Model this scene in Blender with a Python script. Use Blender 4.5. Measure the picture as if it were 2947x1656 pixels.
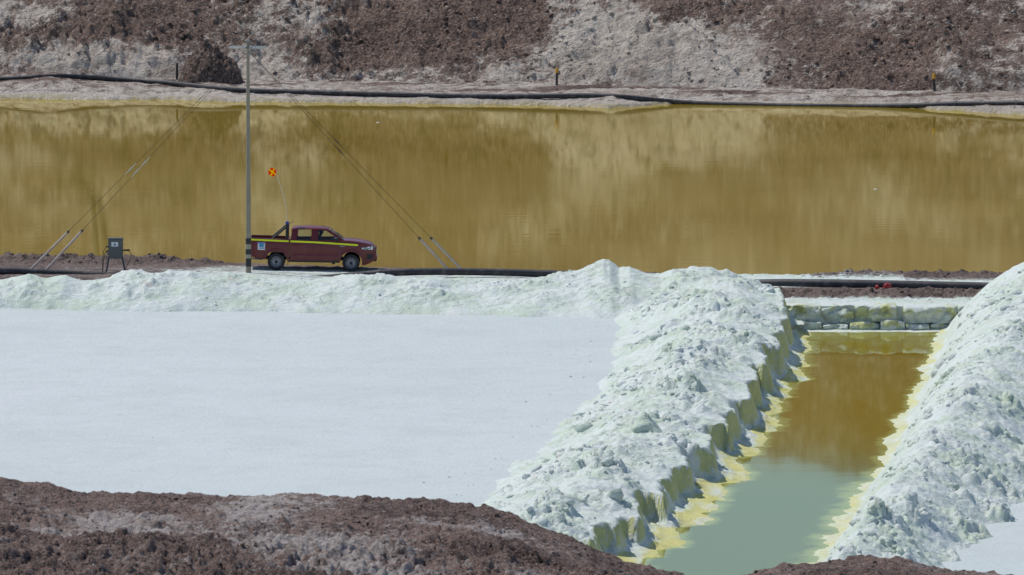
import bpy, math, random
import numpy as np
from mathutils import Vector, Matrix

scene = bpy.context.scene
for o in list(bpy.data.objects):
    bpy.data.objects.remove(o)
COL = scene.collection
R = math.radians
random.seed(7)

# ------------------------------------------------------------------ camera
FPX, WPX, HPX = 26600.0, 2947.0, 1656.0       # long telephoto, about 325 mm on full frame
CAMZ, PITCH = 30.0, math.atan(2151.0 / 26600.0)
cam_d = bpy.data.cameras.new('camera')
cam_d.sensor_width = 36.0
cam_d.lens = FPX / WPX * 36.0
cam_d.clip_start, cam_d.clip_end = 1.0, 6000.0
cam_d.dof.use_dof = True
cam_d.dof.focus_distance = 378.0
cam_d.dof.aperture_fstop = 6.3
cam = bpy.data.objects.new('camera', cam_d)
cam.location = (0, 0, CAMZ)
cam.rotation_euler = (math.pi / 2 - PITCH, 0, 0)
COL.objects.link(cam)
scene.camera = cam

# ------------------------------------------------------------------ sky, sun, exposure
TO_SUN = Vector((-0.50, 0.34, 0.95)).normalized()
world = bpy.data.worlds.new('World')
scene.world = world
world.use_nodes = True
wn = world.node_tree
bg = wn.nodes['Background']
skyt = wn.nodes.new('ShaderNodeTexSky')
skyt.sky_type = 'NISHITA'
skyt.sun_disc = False
skyt.sun_elevation = math.asin(TO_SUN.z)
skyt.sun_rotation = math.atan2(TO_SUN.x, TO_SUN.y)
skyt.altitude = 2300.0
skyt.air_density = 1.0
skyt.dust_density = 0.8
wn.links.new(skyt.outputs[0], bg.inputs[0])
bg.inputs[1].default_value = 0.125
sun_d = bpy.data.lights.new('sun', 'SUN')
sun_d.energy = 3.5
sun_d.angle = R(0.53)
sun_d.color = (1.0, 0.955, 0.885)
sun = bpy.data.objects.new('sun', sun_d)
sun.rotation_euler = (-TO_SUN).to_track_quat('-Z', 'Y').to_euler()
sun.location = (-60, 420, 90)
COL.objects.link(sun)
scene.view_settings.view_transform = 'Standard'
scene.view_settings.look = 'None'
scene.view_settings.exposure = 0.0
scene.view_settings.gamma = 1.0
scene.view_settings.use_curve_mapping = False
scene.cycles.max_bounces = 8

# ------------------------------------------------------------------ surveying helpers
SP, CP = math.sin(PITCH), math.cos(PITCH)
def ray(px, py):
    a, b = (px - WPX / 2) / FPX, (py - HPX / 2) / FPX
    return np.array((a, CP - b * SP, -SP - b * CP))
def at(px, py, z):                      # point of the level z seen in that direction
    d = ray(px, py)
    return d * ((z - CAMZ) / d[2]) + np.array((0, 0, CAMZ))
def at_y(px, py, Y):                    # point at distance Y
    d = ray(px, py)
    return d * (Y / d[1]) + np.array((0, 0, CAMZ))
def itp(pts):
    xs = np.array([p[0] for p in pts], float); ys = np.array([p[1] for p in pts], float)
    o = np.argsort(xs)
    return lambda x: np.interp(x, xs[o], ys[o])
def sstep(a, b, x):                     # smooth 0..1 step, falling when a > b
    t = np.clip((x - a) / (b - a), 0, 1)
    return t * t * (3 - 2 * t)

# ------------------------------------------------------------------ noise
_TAB = {}
def _tab(seed):
    if seed not in _TAB:
        a = np.random.default_rng(seed * 7919 + 13).random((256, 256))
        _TAB[seed] = (a.ravel(), np.cos(a * 2 * np.pi).ravel(), np.sin(a * 2 * np.pi).ravel())
    return _TAB[seed]
def _i(ix, iy): return ((ix.astype(np.int32) & 255) << 8) | (iy.astype(np.int32) & 255)
def noise(x, y, seed=0):                # gradient noise, about -0.7..0.7
    x0, y0 = np.floor(x), np.floor(y)
    fx, fy = x - x0, y - y0
    u = fx * fx * fx * (fx * (fx * 6 - 15) + 10)
    v = fy * fy * fy * (fy * (fy * 6 - 15) + 10)
    _, tc, ts = _tab(seed)
    def g(dx, dy):
        k = _i(x0 + dx, y0 + dy)
        return tc[k] * (fx - dx) + ts[k] * (fy - dy)
    a = g(0, 0) * (1 - u) + g(1, 0) * u
    b = g(0, 1) * (1 - u) + g(1, 1) * u
    return a * (1 - v) + b * v
def fbm(x, y, seed=0, octv=4, gain=0.5):
    s, a, f = 0.0, 1.0, 1.0
    for i in range(octv):
        s = s + a * noise(x * f + 17.3 * i, y * f - 9.1 * i, seed + i)
        a *= gain; f *= 2.03
    return s
def cells(x, y, seed=0):                # nearest distance and a random value of that cell
    x0, y0 = np.floor(x), np.floor(y)
    best = np.full(np.shape(x), 9.0); rnd = np.zeros(np.shape(x))
    ta, tb, tr = _tab(seed)[0], _tab(seed + 11)[0], _tab(seed + 23)[0]
    for dx in (-1, 0, 1):
        for dy in (-1, 0, 1):
            cx, cy = x0 + dx, y0 + dy
            k = _i(cx, cy)
            d = (cx + 0.15 + 0.7 * ta[k] - x) ** 2 + (cy + 0.15 + 0.7 * tb[k] - y) ** 2
            m = d < best
            best = np.where(m, d, best); rnd = np.where(m, tr[k], rnd)
    return np.sqrt(best), rnd
def clods(x, y, size, seed=0, warp=0.35):   # rounded lumps of that size, 0..1
    wx = x / size + warp * fbm(x / size * 1.3, y / size * 1.3, seed + 50, 2)
    wy = y / size + warp * fbm(x / size * 1.3 + 31, y / size * 1.3, seed + 60, 2)
    d, r = cells(wx, wy, seed)
    return np.sqrt(np.clip(1 - (d / 0.72) ** 2, 0, 1)) * (0.15 + 0.85 * r * r)

# ------------------------------------------------------------------ object helpers
def tag(o, label=None, cat=None, group=None, kind=None):
    if label: o['label'] = label
    if cat: o['category'] = cat
    if group: o['group'] = group
    if kind: o['kind'] = kind
    return o
def thing(name, label, cat, loc=(0, 0, 0), group=None):
    o = bpy.data.objects.new(name, None)
    o.empty_display_size = 0.2
    o.location = loc
    COL.objects.link(o)
    return tag(o, label, cat, group)
def mesh_obj(name, v, f, mat, parent=None, smooth=False):
    me = bpy.data.meshes.new(name)
    me.from_pydata([tuple(p) for p in v], [], [tuple(q) for q in f])
    if smooth:
        me.polygons.foreach_set('use_smooth', [True] * len(me.polygons))
    me.materials.append(mat)
    me.update()
    o = bpy.data.objects.new(name, me)
    COL.objects.link(o)
    if parent is not None:
        o.parent = parent
    return o
def grid_obj(name, X, Y, Z, mat, attrs=None, parent=None, smooth=True):
    n, m = X.shape
    me = bpy.data.meshes.new(name)
    co = np.stack((X, Y, Z), -1).reshape(-1, 3).astype(np.float32)
    me.vertices.add(n * m)
    me.vertices.foreach_set('co', co.ravel())
    i = np.arange(n * m).reshape(n, m)
    q = np.stack((i[:-1, :-1], i[:-1, 1:], i[1:, 1:], i[1:, :-1]), -1).reshape(-1, 4)
    k = len(q)
    me.loops.add(k * 4)
    me.loops.foreach_set('vertex_index', q.ravel().astype(np.int32))
    me.polygons.add(k)
    me.polygons.foreach_set('loop_start', np.arange(0, k * 4, 4, dtype=np.int32))
    me.polygons.foreach_set('loop_total', np.full(k, 4, dtype=np.int32))
    me.polygons.foreach_set('use_smooth', np.full(k, smooth))
    me.update(calc_edges=True)
    for an, av in (attrs or {}).items():
        at_ = me.attributes.new(an, 'FLOAT', 'POINT')
        at_.data.foreach_set('value', np.broadcast_to(av, X.shape).ravel().astype(np.float32))
    me.materials.append(mat)
    o = bpy.data.objects.new(name, me)
    COL.objects.link(o)
    if parent is not None:
        o.parent = parent
    return o
class MB:
    def __init__(s): s.v, s.f = [], []
    def add(s, v, f):
        n = len(s.v); s.v += [tuple(p) for p in v]; s.f += [tuple(n + i for i in q) for q in f]; return s
    def box(s, a, b):
        x0, y0, z0 = a; x1, y1, z1 = b
        return s.add([(x0,y0,z0),(x1,y0,z0),(x1,y1,z0),(x0,y1,z0),(x0,y0,z1),(x1,y0,z1),(x1,y1,z1),(x0,y1,z1)],
                     [(3,2,1,0),(4,5,6,7),(0,1,5,4),(1,2,6,5),(2,3,7,6),(3,0,4,7)])
    def cbox(s, a, b, c=0.02):          # box with chamfered upright and top edges
        x0, y0, z0 = a; x1, y1, z1 = b
        def ring(d, z): return [(x0+d+c,y0+d,z),(x1-d-c,y0+d,z),(x1-d,y0+d+c,z),(x1-d,y1-d-c,z),(x1-d-c,y1-d,z),(x0+d+c,y1-d,z),(x0+d,y1-d-c,z),(x0+d,y0+d+c,z)]
        v = ring(c, z0) + ring(0, z0 + c) + ring(0, z1 - c) + ring(c, z1)
        f = [tuple(range(7, -1, -1)), tuple(range(24, 32))]
        for r in range(3):
            for i in range(8):
                f.append((r*8+i, r*8+(i+1)%8, r*8+8+(i+1)%8, r*8+8+i))
        return s.add(v, f)
    def tube(s, pts, rad, seg=10, caps=True):
        P = [Vector(p) for p in pts]
        rad = rad if hasattr(rad, '__len__') else [rad] * len(P)
        n0 = len(s.v); up = None
        for i, p in enumerate(P):
            t = (P[min(i+1, len(P)-1)] - P[max(i-1, 0)]).normalized()
            if up is None:
                up = Vector((0,0,1)) if abs(t.z) < 0.9 else Vector((0,1,0))
            a = t.cross(up).normalized(); b = a.cross(t).normalized(); up = b
            for k in range(seg):
                w = 2*math.pi*k/seg
                s.v.append(tuple(p + rad[i]*(math.cos(w)*a + math.sin(w)*b)))
        for i in range(len(P)-1):
            for k in range(seg):
                s.f.append((n0+i*seg+k, n0+i*seg+(k+1)%seg, n0+(i+1)*seg+(k+1)%seg, n0+(i+1)*seg+k))
        if caps:
            s.f.append(tuple(n0+k for k in range(seg-1, -1, -1)))
            s.f.append(tuple(n0+(len(P)-1)*seg+k for k in range(seg)))
        return s
    def lathe(s, prof, c=(0,0,0), axis='z', seg=24):     # prof: (radius, height)
        n0 = len(s.v)
        for r, h in prof:
            for k in range(seg):
                w = 2*math.pi*k/seg; a, b = r*math.cos(w), r*math.sin(w)
                p = {'z': (a, b, h), 'y': (a, h, b), 'x': (h, a, b)}[axis]
                s.v.append((p[0]+c[0], p[1]+c[1], p[2]+c[2]))
        for i in range(len(prof)-1):
            for k in range(seg):
                q = (n0+i*seg+k, n0+i*seg+(k+1)%seg, n0+(i+1)*seg+(k+1)%seg, n0+(i+1)*seg+k)
                s.f.append(q if axis != 'y' else q[::-1])
        return s
    def prism(s, poly, y0, y1):         # polygon in (x, z) or list of (x, z); y0, y1 may be functions of z
        fa = y0 if callable(y0) else (lambda z: y0); fb = y1 if callable(y1) else (lambda z: y1)
        n = len(poly)
        v = [(x, fa(z), z) for x, z in poly] + [(x, fb(z), z) for x, z in poly]
        f = [tuple(range(n)), tuple(range(2*n-1, n-1, -1))] + [(i, n+i, n+(i+1)%n, (i+1)%n) for i in range(n)]
        return s.add(v, f)
    def build(s, name, mat, parent=None, smooth=False):
        o = mesh_obj(name, s.v, s.f, mat, parent, smooth)
        if smooth:
            try:
                o.data.set_sharp_from_angle(angle=R(40))
            except Exception:
                pass
        return o

# ------------------------------------------------------------------ materials
def new_mat(name):
    m = bpy.data.materials.new(name); m.use_nodes = True
    nt = m.node_tree
    return m, nt, nt.nodes['Principled BSDF']
def nd(nt, t, **k):
    n = nt.nodes.new(t)
    for a, b in k.items(): setattr(n, a, b)
    return n
def tex_noise(nt, co, scale, detail=4, rough=0.55):
    n = nd(nt, 'ShaderNodeTexNoise'); n.inputs['Scale'].default_value = scale
    n.inputs['Detail'].default_value = detail; n.inputs['Roughness'].default_value = rough
    nt.links.new(co, n.inputs['Vector']); return n.outputs['Fac']
def mrange(nt, v, a, b, lo=0.0, hi=1.0):
    n = nd(nt, 'ShaderNodeMapRange'); n.interpolation_type = 'SMOOTHSTEP'
    n.inputs['From Min'].default_value = a; n.inputs['From Max'].default_value = b
    n.inputs['To Min'].default_value = lo; n.inputs['To Max'].default_value = hi
    nt.links.new(v, n.inputs['Value']); return n.outputs['Result']
def mixc(nt, f, a, b):
    n = nd(nt, 'ShaderNodeMix', data_type='RGBA')
    for s, x in ((n.inputs[0], f), (n.inputs[6], a), (n.inputs[7], b)):
        if isinstance(x, (int, float)): s.default_value = x
        elif isinstance(x, tuple): s.default_value = (*x, 1)
        else: nt.links.new(x, s)
    return n.outputs[2]
def math_(nt, op, a, b):
    n = nd(nt, 'ShaderNodeMath', operation=op)
    for s, x in ((n.inputs[0], a), (n.inputs[1], b)):
        if isinstance(x, (int, float)): s.default_value = x
        else: nt.links.new(x, s)
    return n.outputs[0]
def attr(nt, name):
    n = nd(nt, 'ShaderNodeAttribute', attribute_name=name); return n.outputs['Fac']
def bump(nt, h, bsdf, strength, dist):
    b = nd(nt, 'ShaderNodeBump'); b.inputs['Strength'].default_value = strength; b.inputs['Distance'].default_value = dist
    nt.links.new(h, b.inputs['Height']); nt.links.new(b.outputs[0], bsdf.inputs['Normal'])
def plain(name, col, rough=0.6, metal=0.0, var=0.15, scale=8.0, coat=0.0, dust=None):
    m, nt, b = new_mat(name)
    co = nd(nt, 'ShaderNodeTexCoord').outputs['Object']
    n = tex_noise(nt, co, scale, 5)
    c = mixc(nt, n, tuple(x*(1-var) for x in col), tuple(min(1, x*(1+var)) for x in col))
    if dust:
        d = mrange(nt, tex_noise(nt, co, 3.1, 6, 0.65), 0.45, 0.75, 0.0, dust[1])
        c = mixc(nt, d, c, dust[0])
    nt.links.new(c, b.inputs['Base Color'])
    b.inputs['Roughness'].default_value = rough; b.inputs['Metallic'].default_value = metal
    b.inputs['Coat Weight'].default_value = coat
    return m

def salt_material(name, white, tint, spots, brown_lo, brown_hi, yellow, olive, s1=0.55, s2=4.0, breakup=0.7, bscale=22.0, bstr=0.5, bdist=0.04, speck=0.0):
    """Crusty salt: pale salt with tinted patches; point attributes 'brown' (dirt), 'yellow' (fresh crust), 'olive' (cut wet salt)."""
    m, nt, b = new_mat(name)
    co = nd(nt, 'ShaderNodeTexCoord').outputs['Object']
    n1 = tex_noise(nt, co, s1, 4, 0.6); n2 = tex_noise(nt, co, s2, 5, 0.6); n3 = tex_noise(nt, co, s2 * 4.1, 3, 0.6)
    c = mixc(nt, mrange(nt, math_(nt, 'ADD', math_(nt, 'MULTIPLY', n1, 0.6), math_(nt, 'MULTIPLY', n2, 0.4)), 0.42, 0.62), white, tint)
    c = mixc(nt, mrange(nt, tex_noise(nt, co, s1 * 1.7, 6, 0.7), 0.60, 0.72, 0, 0.6), c, spots)
    brk = math_(nt, 'MULTIPLY', math_(nt, 'SUBTRACT', math_(nt, 'ADD', math_(nt, 'MULTIPLY', n2, 0.55), math_(nt, 'MULTIPLY', n3, 0.45)), 0.5), breakup * 2.4)
    ol = mrange(nt, math_(nt, 'ADD', attr(nt, 'olive'), brk), 0.3, 0.75)
    c = mixc(nt, ol, c, mixc(nt, n2, tuple(x * 0.75 for x in olive), tuple(x * 1.2 for x in olive)))
    ye = mrange(nt, math_(nt, 'ADD', attr(nt, 'yellow'), brk), 0.2, 1.0, 0.0, 0.85)
    c = mixc(nt, ye, c, mixc(nt, n2, yellow, tuple(min(1, x * 1.25 + 0.04) for x in yellow)))
    br = mrange(nt, math_(nt, 'ADD', attr(nt, 'brown'), brk), 0.25, 0.75)
    bc = mixc(nt, mrange(nt, math_(nt, 'ADD', math_(nt, 'MULTIPLY', n1, 0.35), math_(nt, 'MULTIPLY', n3, 0.65)), 0.36, 0.64), brown_lo, brown_hi)
    c = mixc(nt, br, c, bc)
    if speck:                           # salt crystals and dark clots in the dirt
        c = mixc(nt, mrange(nt, tex_noise(nt, co, s2 * 3.3, 4, 0.7), 0.56, 0.70, 0, speck), c, white)
        c = mixc(nt, mrange(nt, tex_noise(nt, co, s2 * 2.6, 5, 0.7), 0.58, 0.74, 0, speck), c, tuple(x * 0.8 for x in brown_lo))
    nt.links.new(c, b.inputs['Base Color'])
    b.inputs['Roughness'].default_value = 0.9
    b.inputs['Specular IOR Level'].default_value = 0.25
    hh = math_(nt, 'ADD', math_(nt, 'MULTIPLY', tex_noise(nt, co, bscale * 0.37, 3, 0.6), 1.2), tex_noise(nt, co, bscale, 5, 0.7))
    bump(nt, hh, b, bstr, bdist)
    return m

M = {}
M['salt'] = salt_material('white_salt', (0.72, 0.775, 0.745), (0.60, 0.69, 0.57), (0.68, 0.58, 0.48),
                          (0.07, 0.048, 0.042), (0.25, 0.19, 0.165), (0.58, 0.54, 0.15), (0.60, 0.62, 0.30), bscale=16.0, bstr=0.8, bdist=0.09)
M['hill'] = salt_material('brown_salt_crust', (0.80, 0.71, 0.62), (0.54, 0.46, 0.39), (0.48, 0.33, 0.27),
                          (0.065, 0.040, 0.033), (0.36, 0.25, 0.20), (0.52, 0.44, 0.24), (0.33, 0.19, 0.09),
                          s1=0.35, s2=1.7, breakup=1.35, bscale=7.0, bstr=1.0, bdist=0.42, speck=0.75)
M['front'] = salt_material('dark_salt_crust', (0.54, 0.48, 0.45), (0.35, 0.275, 0.24), (0.32, 0.18, 0.12),
                           (0.050, 0.031, 0.027), (0.35, 0.245, 0.205), (0.2, 0.14, 0.08), (0.19, 0.125, 0.08),
                           s1=0.5, s2=4.2, breakup=1.2, bscale=18.0, bstr=1.0, bdist=0.13, speck=0.6)

def flat_material():
    m, nt, b = new_mat('flat_salt')
    tc = nd(nt, 'ShaderNodeTexCoord').outputs['Object']
    n1 = tex_noise(nt, tc, 0.02, 2, 0.5); n2 = tex_noise(nt, tc, 1.1, 6, 0.75); n3 = tex_noise(nt, tc, 7.0, 3, 0.6)
    c = mixc(nt, mrange(nt, n1, 0.3, 0.7), (0.51, 0.565, 0.56), (0.56, 0.595, 0.595))
    c = mixc(nt, mrange(nt, tex_noise(nt, tc, 0.22, 9, 0.8), 0.42, 0.66, 0, 0.75), c, (0.485, 0.53, 0.525))
    c = mixc(nt, mrange(nt, n2, 0.56, 0.70, 0, 0.7), c, (0.46, 0.495, 0.49))
    c = mixc(nt, mrange(nt, n3, 0.60, 0.72, 0, 0.45), c, (0.60, 0.63, 0.63))
    nt.links.new(c, b.inputs['Base Color'])
    b.inputs['Roughness'].default_value = 0.8; b.inputs['Specular IOR Level'].default_value = 0.2
    bump(nt, math_(nt, 'ADD', n3, math_(nt, 'MULTIPLY', tex_noise(nt, tc, 0.9, 6, 0.7), 3.0)), b, 0.55, 0.06)
    return m
M['flat'] = flat_material()

def water_material(name, body_a, body_b, gloss, rough, wave, shallows_and_mirror=False):
    m, nt, b = new_mat(name)
    nt.nodes.remove(b)
    tc = nd(nt, 'ShaderNodeTexCoord').outputs['Object']
    n1 = tex_noise(nt, tc, 0.05, 4, 0.55)
    dif = nd(nt, 'ShaderNodeBsdfDiffuse'); glo = nd(nt, 'ShaderNodeBsdfGlossy'); fre = nd(nt, 'ShaderNodeFresnel'); mix = nd(nt, 'ShaderNodeMixShader')
    body = mixc(nt, mrange(nt, n1, 0.3, 0.7), body_a, body_b)
    if shallows_and_mirror:                        # crust seen through thin brine, plus reflections of sky and wall painted in
        body = mixc(nt, attr(nt, 'sky_mirror'), body, (0.225, 0.19, 0.035))     # tone of the mirrored sky put into the near water's body colour
        body = mixc(nt, math_(nt, 'MULTIPLY', attr(nt, 'shallow_and_wall_mirror'), 0.85), body, (0.52, 0.50, 0.13))
    nt.links.new(body, dif.inputs['Color'])
    glo.inputs['Color'].default_value = (*gloss, 1); fre.inputs['IOR'].default_value = 1.36
    # calm brine: a film of fine ripples, stronger in breezy patches
    r = mrange(nt, tex_noise(nt, tc, 0.035, 3, 0.5), 0.35, 0.7, rough * 0.75, rough * 1.5)
    nt.links.new(r, glo.inputs['Roughness'])
    mp = nd(nt, 'ShaderNodeMapping'); mp.inputs['Scale'].default_value = (0.22, 1.0, 1.0)
    nt.links.new(tc, mp.inputs['Vector'])
    w = tex_noise(nt, mp.outputs[0], 1.1, 3, 0.5)
    bu = nd(nt, 'ShaderNodeBump'); bu.inputs['Strength'].default_value = 1.0; bu.inputs['Distance'].default_value = wave
    nt.links.new(w, bu.inputs['Height'])
    for n in (glo, fre): nt.links.new(bu.outputs[0], n.inputs['Normal'])
    nt.links.new(fre.outputs[0], mix.inputs[0]); nt.links.new(dif.outputs[0], mix.inputs[1]); nt.links.new(glo.outputs[0], mix.inputs[2])
    nt.links.new(mix.outputs[0], nt.nodes['Material Output'].inputs['Surface'])
    return m
M['pond'] = water_material('pond_brine', (0.32, 0.215, 0.022), (0.38, 0.27, 0.038), (1.0, 0.97, 0.70), 0.044, 0.0026)
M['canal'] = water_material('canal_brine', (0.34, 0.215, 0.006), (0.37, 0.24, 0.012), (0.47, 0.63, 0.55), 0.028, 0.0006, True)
M['pipe'] = plain('black_pipe', (0.022, 0.022, 0.026), 0.62, dust=((0.25, 0.23, 0.22), 0.35))
M['steel'] = plain('galvanised_steel', (0.30, 0.29, 0.29), 0.5, 0.6)
M['wire'] = plain('steel_wire', (0.07, 0.06, 0.05), 0.6, 0.5)
M['sleeve'] = plain('pale_guard', (0.50, 0.42, 0.38), 0.6, dust=((0.3, 0.2, 0.17), 0.6))
M['concrete'] = plain('pole_concrete', (0.29, 0.255, 0.18), 0.85, var=0.25, scale=2.2)
M['black'] = plain('black_paint', (0.018, 0.018, 0.02), 0.5, dust=((0.2, 0.17, 0.15), 0.3))
M['band'] = plain('pale_band', (0.34, 0.31, 0.22), 0.8)
M['porcelain'] = plain('white_porcelain', (0.42, 0.42, 0.40), 0.35)
M['yellow_paint'] = plain('yellow_paint', (0.72, 0.36, 0.01), 0.5)
M['paint'] = plain('dark_red_paint', (0.13, 0.005, 0.006), 0.40, coat=0.25, var=0.06, dust=((0.17, 0.05, 0.04), 0.3))
M['trim'] = plain('black_plastic', (0.02, 0.02, 0.022), 0.6)
M['rubber'] = plain('tyre_rubber', (0.022, 0.022, 0.023), 0.85, dust=((0.16, 0.13, 0.12), 0.5))
M['rim'] = plain('steel_wheel', (0.24, 0.245, 0.27), 0.45, 0.55, dust=((0.22, 0.18, 0.16), 0.3))
M['chrome'] = plain('chrome', (0.75, 0.76, 0.78), 0.15, 1.0, var=0.03)
M['stripe'] = plain('reflective_yellow', (0.86, 0.92, 0.01), 0.4, var=0.05)
M['sticker_white'] = plain('white_vinyl', (0.7, 0.72, 0.75), 0.5)
M['sticker_teal'] = plain('teal_vinyl', (0.05, 0.30, 0.46), 0.5)
M['sticker_blue'] = plain('blue_vinyl', (0.10, 0.17, 0.45), 0.5)
M['orange'] = plain('orange_flag', (0.80, 0.075, 0.01), 0.6, var=0.1)
def flag_material(name, col, cross):
    m, nt, b = new_mat(name); nt.nodes.remove(b)
    a, t, x = nd(nt, 'ShaderNodeBsdfDiffuse'), nd(nt, 'ShaderNodeBsdfTranslucent'), nd(nt, 'ShaderNodeMixShader')
    tc = nd(nt, 'ShaderNodeTexCoord').outputs['Object']
    c = mixc(nt, tex_noise(nt, tc, 9.0, 3), tuple(v * 0.85 for v in col), col)
    sp = nd(nt, 'ShaderNodeSeparateXYZ'); nt.links.new(tc, sp.inputs[0])      # printed diagonal cross, centred on the disc
    dx, dz = math_(nt, 'ADD', sp.outputs[0], 0.235), math_(nt, 'SUBTRACT', sp.outputs[2], 3.99)
    for a0 in (R(64), R(142)):
        dist = math_(nt, 'ABSOLUTE', math_(nt, 'SUBTRACT', math_(nt, 'MULTIPLY', dx, math.sin(a0)), math_(nt, 'MULTIPLY', dz, math.cos(a0))), 0.0)
        c = mixc(nt, math_(nt, 'LESS_THAN', dist, 0.027), c, cross)
    for n in (a, t): nt.links.new(c, n.inputs['Color'])
    x.inputs[0].default_value = 0.65
    nt.links.new(a.outputs[0], x.inputs[1]); nt.links.new(t.outputs[0], x.inputs[2]); nt.links.new(x.outputs[0], nt.nodes['Material Output'].inputs['Surface'])
    return m
M['orange'] = flag_material('orange_flag_cloth', (0.95, 0.10, 0.01), (0.95, 0.78, 0.02))
M['fibre'] = plain('pale_fibreglass', (0.72, 0.62, 0.42), 0.5)
M['beacon'] = plain('blue_beacon', (0.05, 0.04, 0.22), 0.2)
M['cloth'] = plain('dark_cloth', (0.03, 0.032, 0.04), 0.9)
M['skin'] = plain('skin', (0.30, 0.17, 0.115), 0.6)
M['hair'] = plain('dark_hair', (0.015, 0.012, 0.011), 0.8)
M['seat'] = plain('seat_fabric', (0.035, 0.035, 0.04), 0.9)
M['cabinet'] = plain('grey_green_cabinet', (0.105, 0.115, 0.105), 0.5, var=0.1)
M['cabinet_leg'] = plain('dark_steel', (0.05, 0.055, 0.07), 0.5, 0.3)
M['red'] = plain('red_paint', (0.42, 0.012, 0.015), 0.4)
def glass_material():
    m, nt, b = new_mat('cab_glass')
    b.inputs['Base Color'].default_value = (0.92, 0.97, 0.96, 1)
    b.inputs['Roughness'].default_value = 0.02
    b.inputs['IOR'].default_value = 1.02
    b.inputs['Transmission Weight'].default_value = 1.0
    b.inputs['Coat Weight'].default_value = 0.6
    return m
M['glass'] = glass_material()
def lamp_glass():
    m, nt, b = new_mat('headlight_glass')
    tc = nd(nt, 'ShaderNodeTexCoord').outputs['Object']
    c = mixc(nt, mrange(nt, tex_noise(nt, tc, 14, 2), 0.45, 0.6), (0.10, 0.14, 0.18), (0.75, 0.78, 0.82))
    nt.links.new(c, b.inputs['Base Color']); b.inputs['Roughness'].default_value = 0.1; b.inputs['Coat Weight'].default_value = 1.0
    b.inputs['Metallic'].default_value = 0.3
    return m
M['lamp'] = lamp_glass()

# ================================================================== THE SETTING
POND_Z, FLAT_Z, CANAL_Z = -1.0, -0.85, -1.30

# --- the plain that everything stands on, out to the horizon
gx, gy = np.meshgrid(np.linspace(-2600, 2600, 40), np.linspace(-2600, 5200, 50))
g = grid_obj('ground', gx, gy, np.full(gx.shape, -3.2), M['hill'], {'brown': 0.55, 'yellow': 0.0, 'olive': 0.0})
tag(g, 'brown salt crust plain under everything', kind='structure')

# --- far shore: shoreline and toe of the big salt pile, both come nearer to the right
shore = itp([(at(x, y, POND_Z)[0], at(x, y, POND_Z)[1]) for x, y in
             ((-700, 286), (0, 286), (500, 288), (640, 293), (1000, 297), (1500, 303), (1700, 309), (1750, 313), (1830, 306), (1960, 300), (2300, 306), (2600, 310), (2720, 318), (2947, 333), (3700, 350))])
toe = itp([(at(x, y, -0.35)[0], at(x, y, -0.35)[1]) for x, y in
           ((-700, 224), (0, 226), (700, 233), (1000, 238), (1600, 246), (2300, 259), (2947, 268), (3700, 280))])
def bank_z(X, Y, fine=True):
    s, t = shore(X), toe(X)
    s = s + 0.55 * fbm(X * 0.55, X * 0 + 3.3, 5, 4)
    u = (Y - s) / np.maximum(t - s, 1.0)
    z = np.where(u < 0, POND_Z - 0.25 + 0.2 * np.exp(u * 6), POND_Z - 0.05 + 0.05 * sstep(0, 0.03, u))
    z = z + 0.16 * sstep(-0.005, 0.05, u) + 0.30 * sstep(0.10, 0.45, u) + 0.22 * sstep(0.45, 1.0, u)
    k = sstep(0.08, 0.35, u)
    z = z + k * 0.10 * fbm(X * 0.35, Y * 0.5, 8, 3)
    lump = np.exp(-((X + 26.5) / 2.4) ** 2) + 0.5 * np.exp(-((X + 17.0) / 1.0) ** 2) + 0.8 * np.exp(-((X - 5.4) / 0.5) ** 2) * (1 - sstep(0.2, 0.5, u)) * 0.6
    z = z + lump * 0.42 * sstep(0.05, 0.5, u) * (1 - 0.5 * sstep(0.8, 1.2, u))
    if fine:
        z = z + k * (0.05 * clods(X, Y, 0.45, 9) + 0.10 * clods(X, Y, 0.9, 10) * sstep(0.05, 0.35, fbm(X * 0.3, Y * 0.6, 12, 2)))
        z = z + 0.025 * fbm(X * 2, Y * 1.0, 14, 3) * sstep(-0.02, 0.05, u)
    return z
X, Y = np.meshgrid(np.arange(-48, 48, 0.11), np.concatenate([np.arange(488, 497, 1.0), np.arange(497, 522, 0.11)]))
Z = bank_z(X, Y)
u = (Y - shore(X)) / (toe(X) - shore(X))
br = 0.30 + 0.55 * sstep(0.0, 0.4, fbm(X * 0.12, Y * 0.5, 21, 3)) * sstep(0.3, 0.6, u) + 0.35 * np.exp(-((X + 26.5) / 3.5) ** 2) * sstep(0.3, 0.5, u)
ye = 0.62 * (1 - sstep(0.03, 0.22, u + 0.12 * fbm(X * 0.4, Y * 1.2, 22, 3))) + 0.05 + 0.5 * fbm(X * 0.25, Y * 0.9, 23, 3)
o = grid_obj('far_bank', X, Y, Z, M['hill'], {'brown': np.where(u < 0.2, -0.1, br + 0.05), 'yellow': ye, 'olive': 0.0})
tag(o, 'pale salt bank with yellow crust along the far edge of the pond', kind='structure')

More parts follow.
